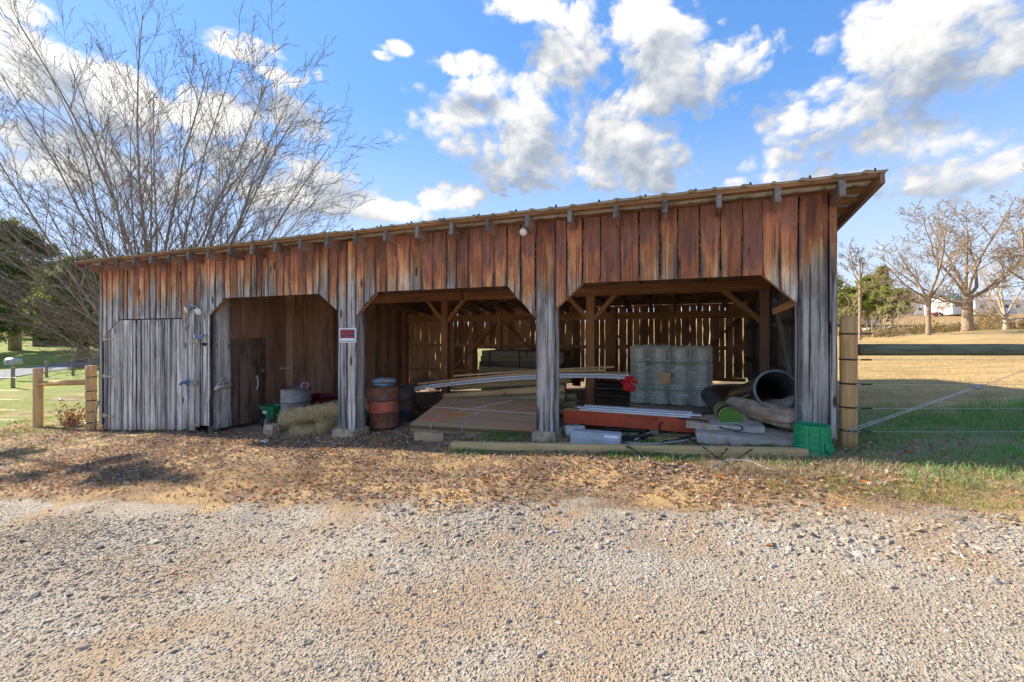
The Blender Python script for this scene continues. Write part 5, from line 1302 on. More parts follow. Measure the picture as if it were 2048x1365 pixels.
for k, xx in enumerate((.48, .76)):
    q0 = Vector((c.x+w2*xx, -.26-d2*.55, zg+.117)); uu = Vector((1,0,0)); vv = Vector((0, .08, .065)).normalized(); nn = uu.cross(vv)
    m = MB(); hx_ = .047; hy_ = .02; m.add([q0+uu*a*hx_+vv*b*hy_+nn*.004 for a, b in ((-1,-1),(1,-1),(1,1),(-1,1))]+[q0+uu*a*hx_+vv*b*hy_+nn*.002 for a, b in ((-1,-1),(1,-1),(1,1),(-1,1))], [(0,1,2,3),(0,4,5,1),(1,5,6,2),(2,6,7,3),(3,7,4,0)]); m.build('sticker', M_SWHT, t)
# hose coil and cables
cc = onY(1242, 862, .22); zg = ft(cc.x, .22); m = MB(); rr = np.random.default_rng(3); pts = []
for i in range(150):
    an = i*2*math.pi/22; r_ = .40-.012*(i/22)+.02*math.sin(i*.37); pts.append((cc.x+r_*math.cos(an)*1.05, .22+r_*math.sin(an)*.72, zg+.02+.006*(i/22)+.01*math.sin(i*.9)))
m.tube(pts, .011, 7); tag(m.build('hose_coil', M_BLACK, None, True), 'coil of black hose on the weeds in front of the red beams', 'hose')
def cable(pl, r_, m_, label, h=.015, sub=5):
    P = [onG(px, py, h+dz) for px, py, dz in pl]; out = []
    for i in range(len(P)-1):
        p0, p1, p2, p3 = P[max(i-1,0)], P[i], P[i+1], P[min(i+2,len(P)-1)]
        for k in range(sub):
            s_ = k/sub; out.append(.5*((2*p1)+(p2-p0)*s_+(2*p0-5*p1+4*p2-p3)*s_*s_+(3*p1-p0-3*p2+p3)*s_**3))
    out.append(P[-1]); return tag(MB().tube(out, r_, 7).build('cable', m_, None, True), label, 'cable')
cable([(1243,889,.02),(1262,897,.08),(1285,912,.02),(1310,925,0),(1340,938,0),(1357,945,0)], .011, M_BLACK, 'black cable running from the grey case over the timber to the leaves')
cable([(1322,866,0),(1318,852,.1),(1330,843,.16),(1352,838,.2),(1380,838,.22),(1405,842,.2),(1428,851,.16),(1450,858,.14),(1480,862,.14),(1484,854,.16),(1470,850,.16)], .009, M_BLACK, 'black cable looping in front of the red beam and the slab')
cable([(1313,890,0),(1335,880,.02),(1358,874,.02),(1380,879,.04),(1400,890,.06),(1420,905,.12),(1432,915,.02),(1438,922,0)], .009, M_BLACK, 'black cable crossing the long timber beside the slab')
cable([(1358,876,.03),(1390,872,.03),(1420,873,.02),(1448,880,.02),(1458,892,.02),(1450,902,.11),(1444,910,.02)], .009, M_BLACK, 'black cable bent around the pale slab corner and down over the timber')
cable([(1520,893,0),(1498,902,.1),(1488,910,.02),(1476,918,0)], .007, M_BLACK, 'short black cable end hanging over the timber near the green box')
cable([(1425,933,0),(1445,924,.02),(1470,921,.02),(1500,923,.01),(1525,934,0),(1552,942,0)], .009, M_GREYB, 'grey cable curving over the leaves in front of the long timber')
cable([(1253,886,.02),(1300,888,.03),(1350,884,.03),(1400,876,.03),(1440,873,.03),(1530,872,.03),(1590,868,.02)], .011, M_GREYB, 'straight grey conduit lying between the slab and the timber')
cable([(1270,880,.02),(1300,866,.02),(1330,855,.03),(1356,848,.03)], .012, M_GREYB, 'short grey rod lying beside the black hose coil')
cable([(1310,884,.01),(1340,878,.03),(1372,873,.03)], .006, M_STRAPY, 'thin yellow cable near the corner of the slab')
sack(onG(1147, 872)+Vector((0, .02, .07)), .15, .10, .07, 'plastic_sack', M_BAG, 'crumpled white plastic sack at the foot of the middle pillar', 'sack', 7, .2)
for k, (px, py, L_, lab) in enumerate(((1300,876,.32,'tan scrap of board among the cables beside the hose coil'),(1345,884,.22,'broken tan lath end near the slab corner'),(1188,882,.20,'short stick poking out behind the grey case'),(1420,893,.26,'splintered lath lying along the inner side of the timber'),(655,884,.18,'weathered stick on the leaves before the straw rolls'))):
    q = onG(px, py, .02); an = random.uniform(-.6, .6); dv = Vector((math.cos(an), math.sin(an), .03))*L_/2
    tag(MB().beam(q-dv, q+dv, .035, .016, jit=.002).build('wood_scrap', M_TAN if k % 2 == 0 else M_OLDP), lab, 'scrap')
# cardboard box
c = onG(860, 880); zg = ft(c.x, c.y); t = thing('cardboard_box', c, 'small flattened cardboard box on the leaves before the plywood', 'box')
MB().box(c+Vector((-.06, 0, .065)), (.34, .2, .13), Matrix.Rotation(.1, 3, 'Z')).build('body', M_CARD, t)
m = MB(); m.add([c+Vector((.11, -.11, 0)), c+Vector((.25, -.02, .0)), c+Vector((.25, -.02, .14)), c+Vector((.11, -.10, .13)), c+Vector((.11, -.104, 0)), c+Vector((.248, -.014, .0)), c+Vector((.248, -.014, .14)), c+Vector((.11, -.094, .13))], [(0,1,2,3),(7,6,5,4),(0,4,5,1),(1,5,6,2),(2,6,7,3)]); m.build('flap', M_CARD, t)
sack(onG(530, 886)+Vector((0,0,.02)), .07, .05, .03, 'paper_scrap', M_BAG, 'scrap of white paper on the leaves before the straw rolls', 'paper', 3)
# ------------------------------------------------------------------ fences
CR = Vector((CT, ST, 0))                     # both fence lines run off square to the view of the barn corner
def fence_post(t, base, H, r_, m):
    pts = [base+Vector((0,0,-.1+(H+.1)*i/8)) for i in range(9)]
    o = MB().tube(pts, [r_*random.uniform(.97, 1.03) for _ in range(9)], 18); return o.build('post', m, t, True)
def wire(t, a, b, r_=.0022, m=None, sag=.01, name='wire'):
    a, b = Vector(a), Vector(b); pts = [a.lerp(b, i/8)-Vector((0,0,sag*math.sin(math.pi*i/8))) for i in range(9)]
    return MB().tube(pts, r_, 5).build(name, m or M_WIREF, t, True)
M_WIREF = simple('bright_fence_wire', (.60,.61,.60), .4, .5, .1)
bA = onG(182, 861); bB = onG(76, 855); DA = (bA-Vector((CX,CY,EYE))).dot(Vector((-ST,CT,0)))
t = thing('wire_fence', bB, 'wire fence with two yellowish posts and a top rail by the left barn end', 'fence')
HA = W(182, 732, DA).z-bA.z; fence_post(t, bA, HA, .105, M_LOGY)
DB = (bB-Vector((CX,CY,EYE))).dot(Vector((-ST,CT,0))); HB = W(76, 737, DB).z-bB.z; fence_post(t, bB, HB, .10, M_LOGY)
MB().tube([W(82, 768, DB-.05), W(128, 766, (DA+DB)/2), W(175, 765, DA)], [.068,.072,.068], 14).build('rail', M_LOGY, t, True)
for k, (ya, yb, yl) in enumerate(((754,755,755),(782,781,779),(801,800,797),(823,821,816),(845,841,834))):
    wire(t, W(182, ya, DA-.11), W(76, yb, DB-.1)); wire(t, W(76, yb, DB-.1), W(-260, yl, DB+.4))
    q = W(182, ya, DA); MB().lathe([(.104,-.012),(.114,-.006),(.114,.006),(.104,.012)], 18, Matrix.Translation(Vector((bA.x, bA.y, q.z)))).build('insulator', M_BLACK, t)
q = W(121, 800, DB-.1); MB().tube([q+Vector((-.05,0,0)), q, q+Vector((.06,0,0))], [.01,.035,.012], 8).build('tensioner', M_GALV, t, True)
bC = onG(1697, 893); DC = (bC-Vector((CX,CY,EYE))).dot(Vector((-ST,CT,0)))
t = thing('wire_fence', bC, 'wire fence with a stout pale post and dark green rail by the barn corner', 'fence')
HC = W(1697, 633, DC).z-bC.z; fence_post(t, bC, HC, .083, M_LOGY)
bD = bC+CR*2.9; bD.z = float(g(bD.x, bD.y)); fence_post(t, bD, HC, .09, M_LOGY)
zr_ = W(1713, 700, DC).z; pr = [Vector((bC.x, bC.y, zr_))+CR*(.09+2.72*i/10) for i in range(11)]
MB().tube(pr, [.066*random.uniform(.98,1.02) for _ in range(11)], 18).build('rail', M_LOGG, t, True)
for k, py in enumerate((668,719,767,814,860)):
    z_ = W(1697, py, DC).z; a = Vector((bC.x, bC.y, z_))+Vector((ST,-CT,0))*.1
    wire(t, a+CR*.0, Vector((bD.x, bD.y, z_+.005))+Vector((ST,-CT,0))*.1, sag=.004); wire(t, Vector((bD.x, bD.y, z_))+Vector((ST,-CT,0))*.1, Vector((bD.x, bD.y, z_+.1))+CR*6, sag=.02)
    MB().lathe([(.083,-.010),(.091,-.005),(.091,.005),(.083,.010)], 18, Matrix.Translation((bC.x, bC.y, z_))).build('insulator', M_BLACK, t)
    MB().tube([a+CR*(.06+.03*i) for i in range(5)], .009, 7).build('insulator', M_BLACK, t)
a = W(1690, 868, DC-.1); b_ = W(1955, 775, DC-.1); e_ = W(2150, 706, DC)
wire(t, a, b_, .0035, sag=0, name='brace_wire'); wire(t, a+Vector((0,0,.03)), b_+Vector((0,0,.01)), .0035, sag=0, name='brace_wire'); wire(t, b_, e_, .003, sag=0, name='brace_wire')
MB().tube([b_-CR*.05-Vector((0,0,.012)), b_, b_+CR*.05+Vector((0,0,.02))], [.008,.022,.010], 8).build('ratchet', M_GALV, t, True)

# ------------------------------------------------------------------ bare trees
def bark(name, a, b_):
    def fn(t, b):
        l = t.attr('loc'); n = t.noise(t.vm('MULTIPLY', t.pos(), (6, 6, 1.6)), 2.0, 5, .65)
        t.put(b.inputs['Base Color'], t.mix(t.step(n, .3, .7), a, b_)); b.inputs['Roughness'].default_value = .9; b.inputs['Specular IOR Level'].default_value = .15; bump(t, b, n, .6, .03)
    return mat(name, fn)
M_BARK = bark('maple_bark', (.20,.165,.13), (.44,.39,.32)); M_TWIG = bark('maple_twig', (.12,.095,.075), (.28,.22,.17))
M_OAKB = bark('oak_bark', (.20,.145,.095), (.44,.34,.235)); M_OAKT = bark('oak_twig', (.22,.165,.115), (.40,.32,.235)); M_PALEB = bark('pale_twig', (.34,.26,.18), (.58,.47,.34))
def rot_about(d, ang, az_):
    a = d.orthogonal().normalized(); b_ = d.cross(a); q = a*math.cos(az_)+b_*math.sin(az_); return (d*math.cos(ang)+q*math.sin(ang)).normalized()
def grow(mbs, p, d, L, r_, lvl, cfg, rr):
    mx = cfg['levels']; n = (7, 5, 4, 3, 2)[min(lvl, 4)]; pts, rad, dirs = [p], [r_], [d]
    wob = cfg.get('wob', .12)*(1+.4*lvl)
    for i in range(n):
        d = (d+Vector(tuple(rr.normal(0, wob, 3)))+Vector((0,0,cfg.get('trop', .05)))).normalized(); p = p+d*L/n
        pts.append(p); rad.append(max(r_*(1-.80*(i+1)/n), cfg.get('rmin', .004))); dirs.append(d)
    mbs[0 if lvl == 0 else 1 if lvl < mx-1 else 2].tube(pts, rad, (8, 5, 4, 3, 3)[min(lvl, 4)], cap=False)
    if lvl >= mx: return
    k = cfg['kids'][lvl]; az_ = rr.uniform(0, 6.28)
    for j in range(k):
        t_ = cfg.get('from', .2)+(1-cfg.get('from', .2))*(j+rr.uniform(.1,.9))/k; i = min(int(t_*n), n-1); f = t_*n-i
        q = pts[i].lerp(pts[i+1], f); az_ += 2.4; ang = R(rr.uniform(*cfg['ang']))
        grow(mbs, q, rot_about(dirs[i+1], ang, az_), L*rr.uniform(*cfg['len'])*(1-.45*t_), max((rad[i]+(rad[i+1]-rad[i])*f)*cfg.get('rk', .55), cfg.get('rmin', .004)), lvl+1, cfg, rr)
def bare_tree(name, base, stems, cfg, label, seed, mats, group=None, trunk=None):
    rr = np.random.default_rng(seed); mbs = (MB(), MB(), MB()); t = thing(name, base, label, 'tree', group)
    if trunk: mbs[0].tube([base+Vector(q) for q, _ in trunk], [r_ for _, r_ in trunk], 14)
    for (p, tip, r_) in stems:
        p, tip = Vector(p), Vector(tip); d = tip-p; L = d.length; d.normalize(); grow(mbs, p, d, L, r_, 0, cfg, rr)
    mbs[0].build('trunk', mats[0], t, True); tag(mbs[1].build('branches', mats[0], t, True), kind='stuff'); tag(mbs[2].build('twigs', mats[1], t), kind='stuff')
    return t
# the many-stemmed maple beyond the left end of the barn
D0 = 15.0; base = W(318, 690, D0); base.z = float(g(base.x, base.y))
stems = []
for k, (px, py, dd, r_) in enumerate(((-60,330,14,.07),(-120,190,13,.075),(-10,60,15,.08),(75,90,16,.08),(205,20,14,.10),(270,-30,15,.09),(345,60,16,.10),(365,180,17,.08),(480,150,14.5,.08),(560,95,15,.09),(640,150,16,.085),(690,230,15,.08),(700,330,16,.07),(690,430,15,.055),(660,510,14.5,.045),(-130,430,14,.06),(-60,500,13.5,.05),(-90,570,13,.045),(0,610,13,.035),(420,100,18,.08),(150,160,17.5,.075),(80,620,12.8,.03),(-150,330,12,.05),(600,350,14,.06),(450,40,15.5,.08),(520,190,16,.07),(610,70,14.5,.07),(300,120,14,.07),(130,40,14.5,.08),(40,200,16,.07),(650,400,16,.05))):
    b0 = base+Vector((random.gauss(0,.25), random.gauss(0,.25), .3+random.uniform(0,.7))); tp_ = W(px, py, dd); stems.append((b0, b0.lerp(tp_, .90), r_*.72))
bare_tree('maple_tree', base, stems, dict(levels=3, kids=(15,9,5), ang=(16,42), len=(.28,.46), wob=.055, trop=.012, rmin=.0045, rk=.5, **{'from': .16}), 'large bare many-stemmed tree fanning out beyond the left end of the barn', 11, (M_BARK, M_TWIG), trunk=[((0,0,-.2), .45), ((0,0,.3), .40), ((0,0,.9), .36), ((0,0,1.3), .1)])
# oak and its neighbours beyond the hay field
def field_tree(px, py, D, name, label, trunk_h, trunk_r, limbs, cfg, seed, mats, group=None):
    b = W(px, py, D); b.z = float(g(b.x, b.y)); s = D/F; st_ = []
    for (dx_, dy, z0, rf) in limbs: st_.append((b+Vector((0,0,trunk_h*z0)), b+CR*dx_*s+Vector((-ST,CT,0))*random.uniform(-.22,.22)*abs(dy)*s+Vector((0,0,dy*s)), trunk_r*rf))
    tr = [((0,0,-.3), trunk_r*1.35), ((0,0,.3), trunk_r*1.1), ((0,0,trunk_h*.5), trunk_r), ((0,0,trunk_h), trunk_r*.95), ((0,0,trunk_h*1.25), trunk_r*.45)]
    return bare_tree(name, b, st_, cfg, label, seed, mats, group, tr)
oakcfg = dict(levels=4, kids=(9,7,5,4), ang=(22,60), len=(.34,.60), wob=.12, trop=.035, rmin=.016, rk=.42, **{'from': .22})
field_tree(1935, 660, 48, 'oak_tree', 'largest spreading bare oak with a thick trunk beyond the hay field', 3.6, .46, [(-150,160,.7,.30),(-110,215,1,.36),(-60,245,1.05,.42),(-15,258,1.1,.34),(40,240,1.1,.40),(90,232,1,.40),(135,165,1,.30),(-175,95,.85,.28),(-60,75,.6,.20),(125,110,.95,.28)], oakcfg, 21, (M_OAKB, M_OAKT))
smallcfg = dict(levels=4, kids=(7,6,4,3), ang=(20,48), len=(.34,.56), wob=.10, trop=.04, rmin=.014, rk=.5, **{'from': .25})
field_tree(1857, 664, 46, 'bare_tree', 'slim bare tree with a forked pale trunk in front of the white trailer', 3.6, .22, [(-75,150,1,.6),(-30,190,1,.65),(15,225,1.1,.75),(50,170,1,.6),(-95,100,.9,.4),(70,115,.95,.4)], smallcfg, 22, (M_OAKB, M_OAKT))
field_tree(1720, 678, 46, 'bare_tree', 'tall slender bare tree with a small round crown next to the barn corner', 6.3, .14, [(-35,165,.9,.5),(0,195,1,.7),(30,170,.95,.5),(50,140,.9,.4),(-50,130,.85,.4),(15,185,1,.5)], dict(smallcfg, kids=(7,6,4,3)), 23, (M_OAKB, M_TWIG))
field_tree(2012, 648, 55, 'bare_tree', 'pale bushy bare tree right of the oak with branches down to the ground', 1.2, .26, [(-85,60,1,.4),(-60,110,1,.5),(-20,150,1.1,.6),(20,150,1,.6),(60,115,1,.5),(80,60,1,.4),(-70,25,.7,.3),(60,25,.7,.3)], dict(smallcfg, kids=(8,6,4,3)), 24, (M_PALEB, M_PALEB))
field_tree(2120, 655, 42, 'oak_tree', 'bare tree at the far end of the hay field reaching over the pale bushy one', 3.5, .4, [(-120,190,1,.5),(-80,240,1,.6),(-20,260,1.1,.6),(60,230,1,.6),(-130,120,.9,.4)], oakcfg, 25, (M_OAKB, M_OAKT))
for k, (px, D, h_) in enumerate(((1770,62,75),(1800,64,60),(1690,66,90),(1830,70,70),(1890,72,60),(1975,75,70),(2040,70,80),(1745,58,50))):
    b = W(px, 660, D); b.z = float(g(b.x, b.y))
    field_tree(px, 660, D, 'sapling', ('thin sapling in the brush line behind the slim forked tree', 'sapling leaning in the brush below the white trailer', 'sapling beside the barn corner in the brush line', 'sapling in the brush between trailer and oak', 'sapling in the brush just left of the oak trunk', 'sapling in the brush just right of the oak trunk', 'sapling in the brush behind the pale bushy tree', 'low sapling in the brush behind the slender tree')[k], .6, .06, [(-20,h_*.8,.9,.6),(0,h_,1,.8),(20,h_*.8,.9,.6),(30,h_*.5,.7,.5)], dict(smallcfg, levels=3, kids=(6,4,3)), 40+k, (M_PALEB, M_PALEB), 'saplings in the brush line')

# ------------------------------------------------------------------ leafy things
M_NEED = col_mat('conifer_needles', .8, .6, vary=.2, scale=2)
def foliage(name, C, rad, per, size, cols, parent, stretch=(1,1,.7), m=None, stuff=True):
    """many small leaf faces in clumps; C clump centres, rad clump radii"""
    n = len(C)*per; ci = np.repeat(np.arange(len(C)), per)
    d = rng.normal(0, 1, (n, 3)); d /= np.linalg.norm(d, axis=1)[:, None]; q = C[ci]+d*(rng.random((n, 1))**.5)*rad[ci][:, None]*np.array(stretch)
    a = rng.normal(0, 1, (n, 3)); a /= np.linalg.norm(a, axis=1)[:, None]; b = np.cross(a, rng.normal(0, 1, (n, 3))); b /= np.linalg.norm(b, axis=1)[:, None]
    s = size*rng.uniform(.5, 1.4, (n, 1)); V = np.stack([q-b*s*.28, q+b*s*.28, q+a*s+b*s*.1, q+a*s-b*s*.1], 1)-np.array(parent['_o'] if parent is not None else (0,0,0))
    F_ = np.arange(n*4).reshape(-1, 4); tone = np.repeat(rng.uniform(.75, 1.25, (len(C), 1)), per, 0); t_ = rng.random((n, 1)); col = (np.array(cols[0])*(1-t_)+np.array(cols[1])*t_)*tone
    o = np_mesh(name, V.reshape(-1, 3), F_, m or M_NEED, np.repeat(col, 4, 0), parent)
    return tag(o, kind='stuff' if stuff else None)
def evergreen(px, D, name, label, H, wd, z0, cols, seed, tr=.2, nb=90, per=70, size=.16, shape='cone', group=None, py=690):
    global rng
    rng = np.random.default_rng(seed); b = W(px, py, D); b.z = float(g(b.x, b.y)); t = thing(name, b, label, 'tree', group)
    m = MB(); m.tube([b+Vector((0,0,-.3)), b+Vector((.05,0,H*.3)), b+Vector((0,.05,H*.65)), b+Vector((0,0,H*.96))], [tr*1.2, tr, tr*.6, .03], 10)
    C, rd = [], []; br = MB()
    for k in range(nb):
        s_ = rng.random()**.8; z = z0+(H-z0)*s_; an = rng.uniform(0, 6.283)
        prof = (1-s_)**.75+.08 if shape == 'cone' else max(.15, math.sin(math.pi*(s_*.78+.16)))
        rmax = wd*prof*rng.uniform(.65, 1.1); tip = b+Vector((math.cos(an)*rmax, math.sin(an)*rmax, z+rmax*rng.uniform(-.15,.12)))
        br.tube([b+Vector((0,0,z-rmax*.1)), tip], [.05*tr/.2, .012], 4, cap=False)
        for f in (.45, .7, .92, 1.02): C.append(tuple((b+Vector((0,0,z-rmax*.1))).lerp(tip, f)+Vector(tuple(rng.normal(0, wd*.06, 3))))); rd.append(wd*.16*(1.15-.35*f)*rng.uniform(.7, 1.3))
    m.build('trunk', M_OAKB, t, True); tag(br.build('branches', M_OAKB, t), kind='stuff'); foliage('crown', np.array(C), np.array(rd), per, size, cols, t)
    return t
DG = ((.09,.13,.04), (.27,.32,.10)); YG = ((.22,.28,.05), (.55,.55,.15))
evergreen(30, 58, 'cedar_tree', 'tall dark evergreen with a bare lower trunk standing on the lawn behind the mailbox', 17, 6.0, 2.6, DG, 1, .55, 120, 60, .28, 'round')
evergreen(166, 44, 'cedar_tree', 'evergreen with a stout trunk by the road next to the barn end', 10.5, 4.2, 2.0, ((.10,.14,.04), (.32,.37,.11)), 2, .42, 100, 80, .24, 'round')
evergreen(-70, 50, 'cedar_tree', 'broad evergreen at the outer edge of the lawn past the mailbox', 14, 5.5, 1.5, DG, 3, .4, 100, 80, .28, 'round')
for k, (px, D, H, wd) in enumerate(((110,95,14,7),(-30,100,18,8),(190,100,13,7),(250,90,12,7),(60,120,17,8))):
    evergreen(px, D, 'evergreen_tree', ('dim evergreen behind the low shed on the far lawn', 'high evergreen rising behind the bare lower trunk tree', 'distant evergreen right of the low shed', 'distant evergreen hidden mostly by the barn end', 'distant evergreen between the shed and the tall dark one')[k], H, wd, 1.0, ((.11,.14,.06), (.28,.31,.13)), 10+k, .35, 70, 60, .5, 'round', 'distant evergreens beyond the lawn')
for k, (px, D, H, wd, sh) in enumerate(((1762,92,13.2,4.2,'cone'),(1735,100,12,4.5,'cone'),(1700,96,9.5,4,'round'),(1785,86,9,4.2,'round'),(1668,90,11,4,'cone'))):
    evergreen(px, D, 'pine_tree', ('tallest yellow green pine behind the brown roofed house', 'pointed pine left of the tallest one', 'rounded pine close to the barn corner behind the field', 'low spreading pine beside the white trailer', 'pine partly hidden by the barn corner')[k], H, wd, 2.5, YG, 20+k, .22, 60, 40, .36, sh, 'pines beyond the hay field', 640)
# shade tree outside the left of the view: its shadow lies across the drive
evergreen(-353, 14.8, 'cedar_tree', 'cedar beside the drive past the left fence whose shadow crosses the leaves', 12.6, .75, 8.6, DG, 5, .16, 26, 26, .14, 'round')
# russet shrub between the fence posts
t_b = onG(140, 815); t_b = W(145, 815, 11.5); t_b.z = float(g(t_b.x, t_b.y)); rr = np.random.default_rng(9)
t = thing('shrub', t_b, 'twiggy shrub with russet leaves between the left fence posts', 'shrub'); m = MB(); C = []
for k in range(34):
    d = Vector((rr.normal(0,.7), rr.normal(0,.5), 1)).normalized(); p = t_b+Vector((rr.normal(0,.15), rr.normal(0,.1), 0)); L = rr.uniform(.3, .75); pts = [p]
    for i in range(4): d = (d+Vector(tuple(rr.normal(0,.18,3)))).normalized(); p = p+d*L/4; pts.append(p); C.append(tuple(p))
    m.tube(pts, [.006,.005,.004,.003,.002], 4, cap=False)
m.build('stems', M_TWIG, t); foliage('leaves', np.array(C), np.full(len(C), .06), 5, .05, ((.28,.09,.035), (.46,.18,.07)), t, (1,1,1), M_LEAF)
# brush line at the far edge of the field
C, rd = [], []
rng = np.random.default_rng(77)
for k in range(330):
    px = rng.uniform(1660, 2250); D = rng.uniform(54, 80); q = W(px, 660, D); h_ = rng.uniform(.1, 1.0+1.2*max(0, math.sin(px*.031)*math.sin(px*.0113+1))); C.append((q.x, q.y, float(g(q.x, q.y))+h_)); rd.append(rng.uniform(.5, 1.1))
br = foliage('brush', np.array(C), np.array(rd), 42, .26, ((.20,.15,.06), (.44,.33,.15)), None, (1,1,.9)); br['kind'] = 'stuff'; br['label'] = 'tangled olive brush along the far edge of the hay field'; br['category'] = 'brush'
C, rd = [], []
for k in range(260):
    px = rng.uniform(1640, 2400); D = rng.uniform(165, 260); q = W(px, 620, D); C.append((q.x, q.y, float(g(q.x, q.y))+rng.uniform(0, 7))); rd.append(rng.uniform(2.5, 4.5))
br = foliage('far_woods', np.array(C), np.array(rd), 45, 1.1, ((.24,.18,.11), (.40,.31,.20)), None, (1,1,.9)); br['label'] = 'far leafless woods on the hill behind the houses'; br['category'] = 'woods'
C, rd = [], []
for k in range(300):
    px = rng.uniform(-400, 420); D = rng.uniform(110, 170); q = W(px, 640, D); C.append((q.x, q.y, float(g(q.x, q.y))+rng.uniform(0, 12))); rd.append(rng.uniform(2.0, 4))
br = foliage('far_woods', np.array(C), np.array(rd), 45, 1.0, ((.09,.10,.04), (.24,.22,.10)), None, (1,1,.9)); br['label'] = 'far mixed woods beyond the road behind the evergreens'; br['category'] = 'woods'

# ------------------------------------------------------------------ road, mailbox, buildings
M_ROADM = simple('pale_asphalt', (.20,.21,.23), .9, var=.12, scale=1.5, spec=.2)
m = MB(); V = []
for i in range(60):
    px = -500+i*16; yn, yf = 758-(px)*.15, 742-(px)*.125
    V += [tuple(onG(px, yn, .05)), tuple(onG(px, yf, .05))]
m.add(V, [(2*i, 2*i+2, 2*i+3, 2*i+1) for i in range(59)]); tag(m.build('road', M_ROADM), kind='structure')
mb = onG(27, 762); Dm = (mb-Vector((CX,CY,EYE))).dot(Vector((-ST,CT,0))); t = thing('mailbox', mb, 'grey mailbox on a post beside the road left of the fence', 'mailbox'); s = Dm/F
MB().beam(mb-Vector((0,0,.1)), mb+Vector((0,0,36*s)), .11, .11, up=(0,1,0)).build('post', M_CONC, t)
bx_ = MB(); zc_ = mb.z+32*s; hw_ = 11*s
n = 14; ring = [(-7*s, 0), (-7*s, 10*s)]+[(-7*s*math.cos(math.pi*i/n), 10*s+7*s*math.sin(math.pi*i/n)) for i in range(1, n)]+[(7*s, 10*s), (7*s, 0)]
V = [mb*1.0+Vector((0,0,zc_-mb.z))+CR*sx_*hw_+Vector((-ST,CT,0))*a+Vector((0,0,h*.8)) for sx_ in (-1, 1) for a, h in ring]; k = len(ring)
bx_.add(V, [(i, i+1, k+i+1, k+i) for i in range(k-1)]+[(k-1, 0, k, 2*k-1), tuple(range(k-1, -1, -1)), tuple(range(k, 2*k))]); bx_.build('box', M_GREYB, t, True)
q = mb+Vector((ST,-CT,0))*(7.3*s)+Vector((0,0,38*s))-CR*4*s; MB().box(q, (.16, .02, .07), Matrix.Rotation(TH, 3, 'Z')).build('flag', M_RED, t)
M_OLDPOST = wood('grey_post', (.14,.11,.08), (.32,.26,.19), knots=.2)
for k, (px, yb_, yt) in enumerate(((26,776,735),(93,756,722),(146,752,718),(181,748,717))):
    b = onG(px, yb_); Dp = (b-Vector((CX,CY,EYE))).dot(Vector((-ST,CT,0)))
    tag(MB().tube([b-Vector((0,0,.1)), b+Vector((0,0,.5)), b+Vector((0,0,(yb_-yt)*Dp/F))], [.085,.08,.08], 10).build('fence_post', M_OLDPOST, None, True), ('old grey fence post right in front of the mailbox', 'old grey fence post on the near verge of the road, first past the mailbox', 'old grey fence post on the road verge, second past the mailbox', 'old grey fence post on the road verge nearest the barn end')[k], 'post', 'old posts along the road')
M_BRICKW = simple('cream_wall', (.62,.55,.44), .85, var=.08, scale=3); M_WHITEW = simple('white_siding', (.70,.71,.71), .7, var=.05, scale=3); M_BRNR = simple('brown_roof', (.30,.19,.14), .85, var=.15, scale=2); M_DARKR = simple('dark_roof', (.10,.085,.075), .85, var=.2, scale=2); M_TEAL = simple('green_roof', (.10,.26,.20), .7, var=.1); M_GLASS = simple('dark_pane', (.05,.06,.075), .15, var=.1, spec=.8); M_TIN = simple('silver_roof', (.52,.54,.56), .5, .3, .1)
def house(px, py, D, wpx, hpx, dep, roofm, wallm, rise, name, label, wins, rot=0.0, sink=1.2):
    b = W(px, py, D); s = D/F; w_, h_ = wpx*s, hpx*s; t = thing(name, b, label, 'building'); A = TH+rot; ux = Vector((math.cos(A), math.sin(A), 0)); uy = Vector((-math.sin(A), math.cos(A), 0))
    P = lambda a, d_, z: b+ux*a+uy*d_+Vector((0,0,z))
    m = MB(); m.add([P(-w_/2,0,-sink),P(w_/2,0,-sink),P(w_/2,dep,-sink),P(-w_/2,dep,-sink),P(-w_/2,0,h_),P(w_/2,0,h_),P(w_/2,dep,h_),P(-w_/2,dep,h_),P(-w_/2,dep/2,h_+rise),P(w_/2,dep/2,h_+rise)],
        [(0,1,5,4),(1,2,6,9,5),(2,3,7,6),(3,0,4,8,7)]); m.build('wall', wallm, t)
    o_ = .35; r_ = MB(); T = [P(-w_/2-o_,-o_,h_-.05),P(w_/2+o_,-o_,h_-.05),P(w_/2+o_,dep/2,h_+rise+.08),P(-w_/2-o_,dep/2,h_+rise+.08),P(w_/2+o_,dep+o_,h_-.05),P(-w_/2-o_,dep+o_,h_-.05)]
    r_.add(T+[q+Vector((0,0,.14)) for q in T], [(0,1,2,3),(3,2,4,5),(6,9,8,7),(9,11,10,8),(0,6,7,1),(1,7,8,2),(2,8,10,4),(5,11,9,3),(3,9,6,0),(4,10,11,5)]); r_.build('roof', roofm, t)
    for (a, z, ww, hh) in wins:
        m = MB(); cz_ = h_*z; m.add([P(w_*a-ww/2,-.03,cz_-hh/2),P(w_*a+ww/2,-.03,cz_-hh/2),P(w_*a+ww/2,-.03,cz_+hh/2),P(w_*a-ww/2,-.03,cz_+hh/2),P(w_*a-ww/2,.02,cz_-hh/2),P(w_*a+ww/2,.02,cz_-hh/2),P(w_*a+ww/2,.02,cz_+hh/2),P(w_*a-ww/2,.02,cz_+hh/2)],[(0,1,2,3),(0,4,5,1),(1,5,6,2),(2,6,7,3),(3,7,4,0)])
        m.build('door' if hh > 1.7 else 'window', M_GLASS if hh < 1.7 else M_BRNR, t)
    return t
house(1715, 640, 105, 95, 26, 8, M_BRNR, M_BRICKW, 1.6, 'house', 'cream house with a low brown roof behind the brush near the barn corner', [(-.3,.55,1.4,1.1),(.0,.45,1.0,2.0),(.3,.55,1.4,1.1)])
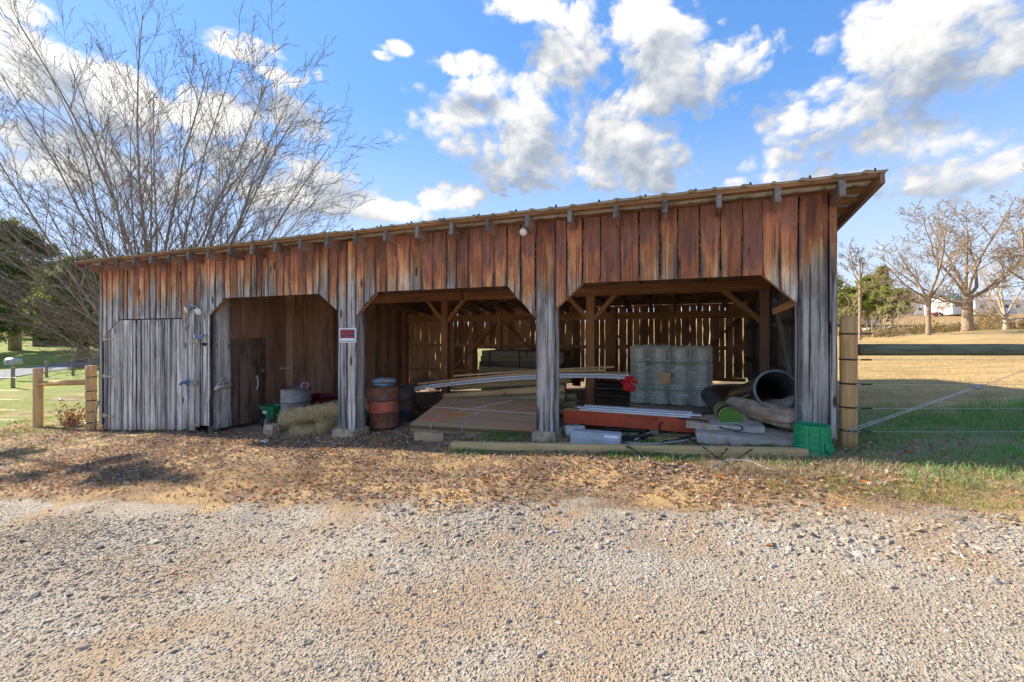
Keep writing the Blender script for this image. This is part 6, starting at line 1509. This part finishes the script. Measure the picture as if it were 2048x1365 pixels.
house(1815, 630, 150, 62, 20, 5, M_TIN, M_WHITEW, .5, 'trailer_home', 'long white trailer home on the hill between pines and oak', [(-.35,.55,1.3,1.0),(-.1,.55,1.2,1.0),(.15,.42,1.0,2.1),(.36,.55,1.3,1.0)], -.15)
house(1925, 622, 140, 52, 22, 8, M_TEAL, M_WHITEW, 1.6, 'house', 'white house with a green roof right behind the oak trunk', [(-.28,.5,1.3,1.2),(.02,.42,1.0,2.1),(.28,.5,1.3,1.2)], .2)
house(2000, 625, 155, 90, 24, 9, M_TIN, M_WHITEW, 1.4, 'house', 'long pale house with a silver roof behind the pale bushy tree', [(-.35,.5,1.4,1.2),(-.1,.42,1.0,2.1),(.15,.5,1.6,1.2),(.36,.5,1.4,1.2)], -.1)
house(98, 690, 66, 52, 22, 4, M_DARKR, simple('brown_shed_wall', (.16,.10,.075), .9, var=.2), 1.2, 'shed', 'low dark brown shed under the evergreens on the far lawn', [(-.2,.45,.9,1.6),(.2,.5,.8,.7)], .3)
# parked vehicles far off
def car(px, py, D, m_, label):
    b = W(px, py, D); b.z = float(g(b.x, b.y)); t = thing('parked_car', b, label, 'car'); Mz = Matrix.Translation(b) @ Matrix.Rotation(TH+.1, 4, 'Z')
    prof = [(-2.1,.35),(-2.1,.8),(-1.2,.92),(-.6,1.42),(.8,1.42),(1.4,.95),(2.1,.85),(2.15,.35)]; m = MB(); k = len(prof)
    m.add([Mz @ Vector((x, y*(.85 if 1.3 < z else 1), z)) for y in (-.85,.85) for x, z in prof], [tuple(range(k)), tuple(range(2*k-1, k-1, -1))]+[(i, k+i, k+(i+1) % k, (i+1) % k) for i in range(k)]); m.build('body', m_, t)
    gl = MB(); gl.add([Mz @ Vector((x, -.87, z)) for x, z in ((-1.05,.95),(-.55,1.34),(.75,1.34),(1.2,.97))], [(0,1,2,3)]); gl.build('window', M_GLASS, t)
    for x in (-1.35, 1.35):
        for y in (-.8, .8): MB().lathe([(0,-.1),(.33,-.1),(.35,0),(.33,.1),(0,.1)], 14, Mz @ Matrix.Translation((x, y, .34)) @ rotM((0,1,0)).to_4x4()).build('wheel', M_BLACK, t)
car(1738, 668, 82, M_WHITEW, 'white car parked in the yard of the cream house'); car(1778, 668, 84, M_GREYB, 'grey car parked beside the white one behind the field'); car(1872, 624, 140, simple('dark_red_paint', (.25,.03,.03), .3), 'dark red car parked between the trailer and the white house')
for ob in bpy.data.objects:
    if '_o' in ob: del ob['_o']
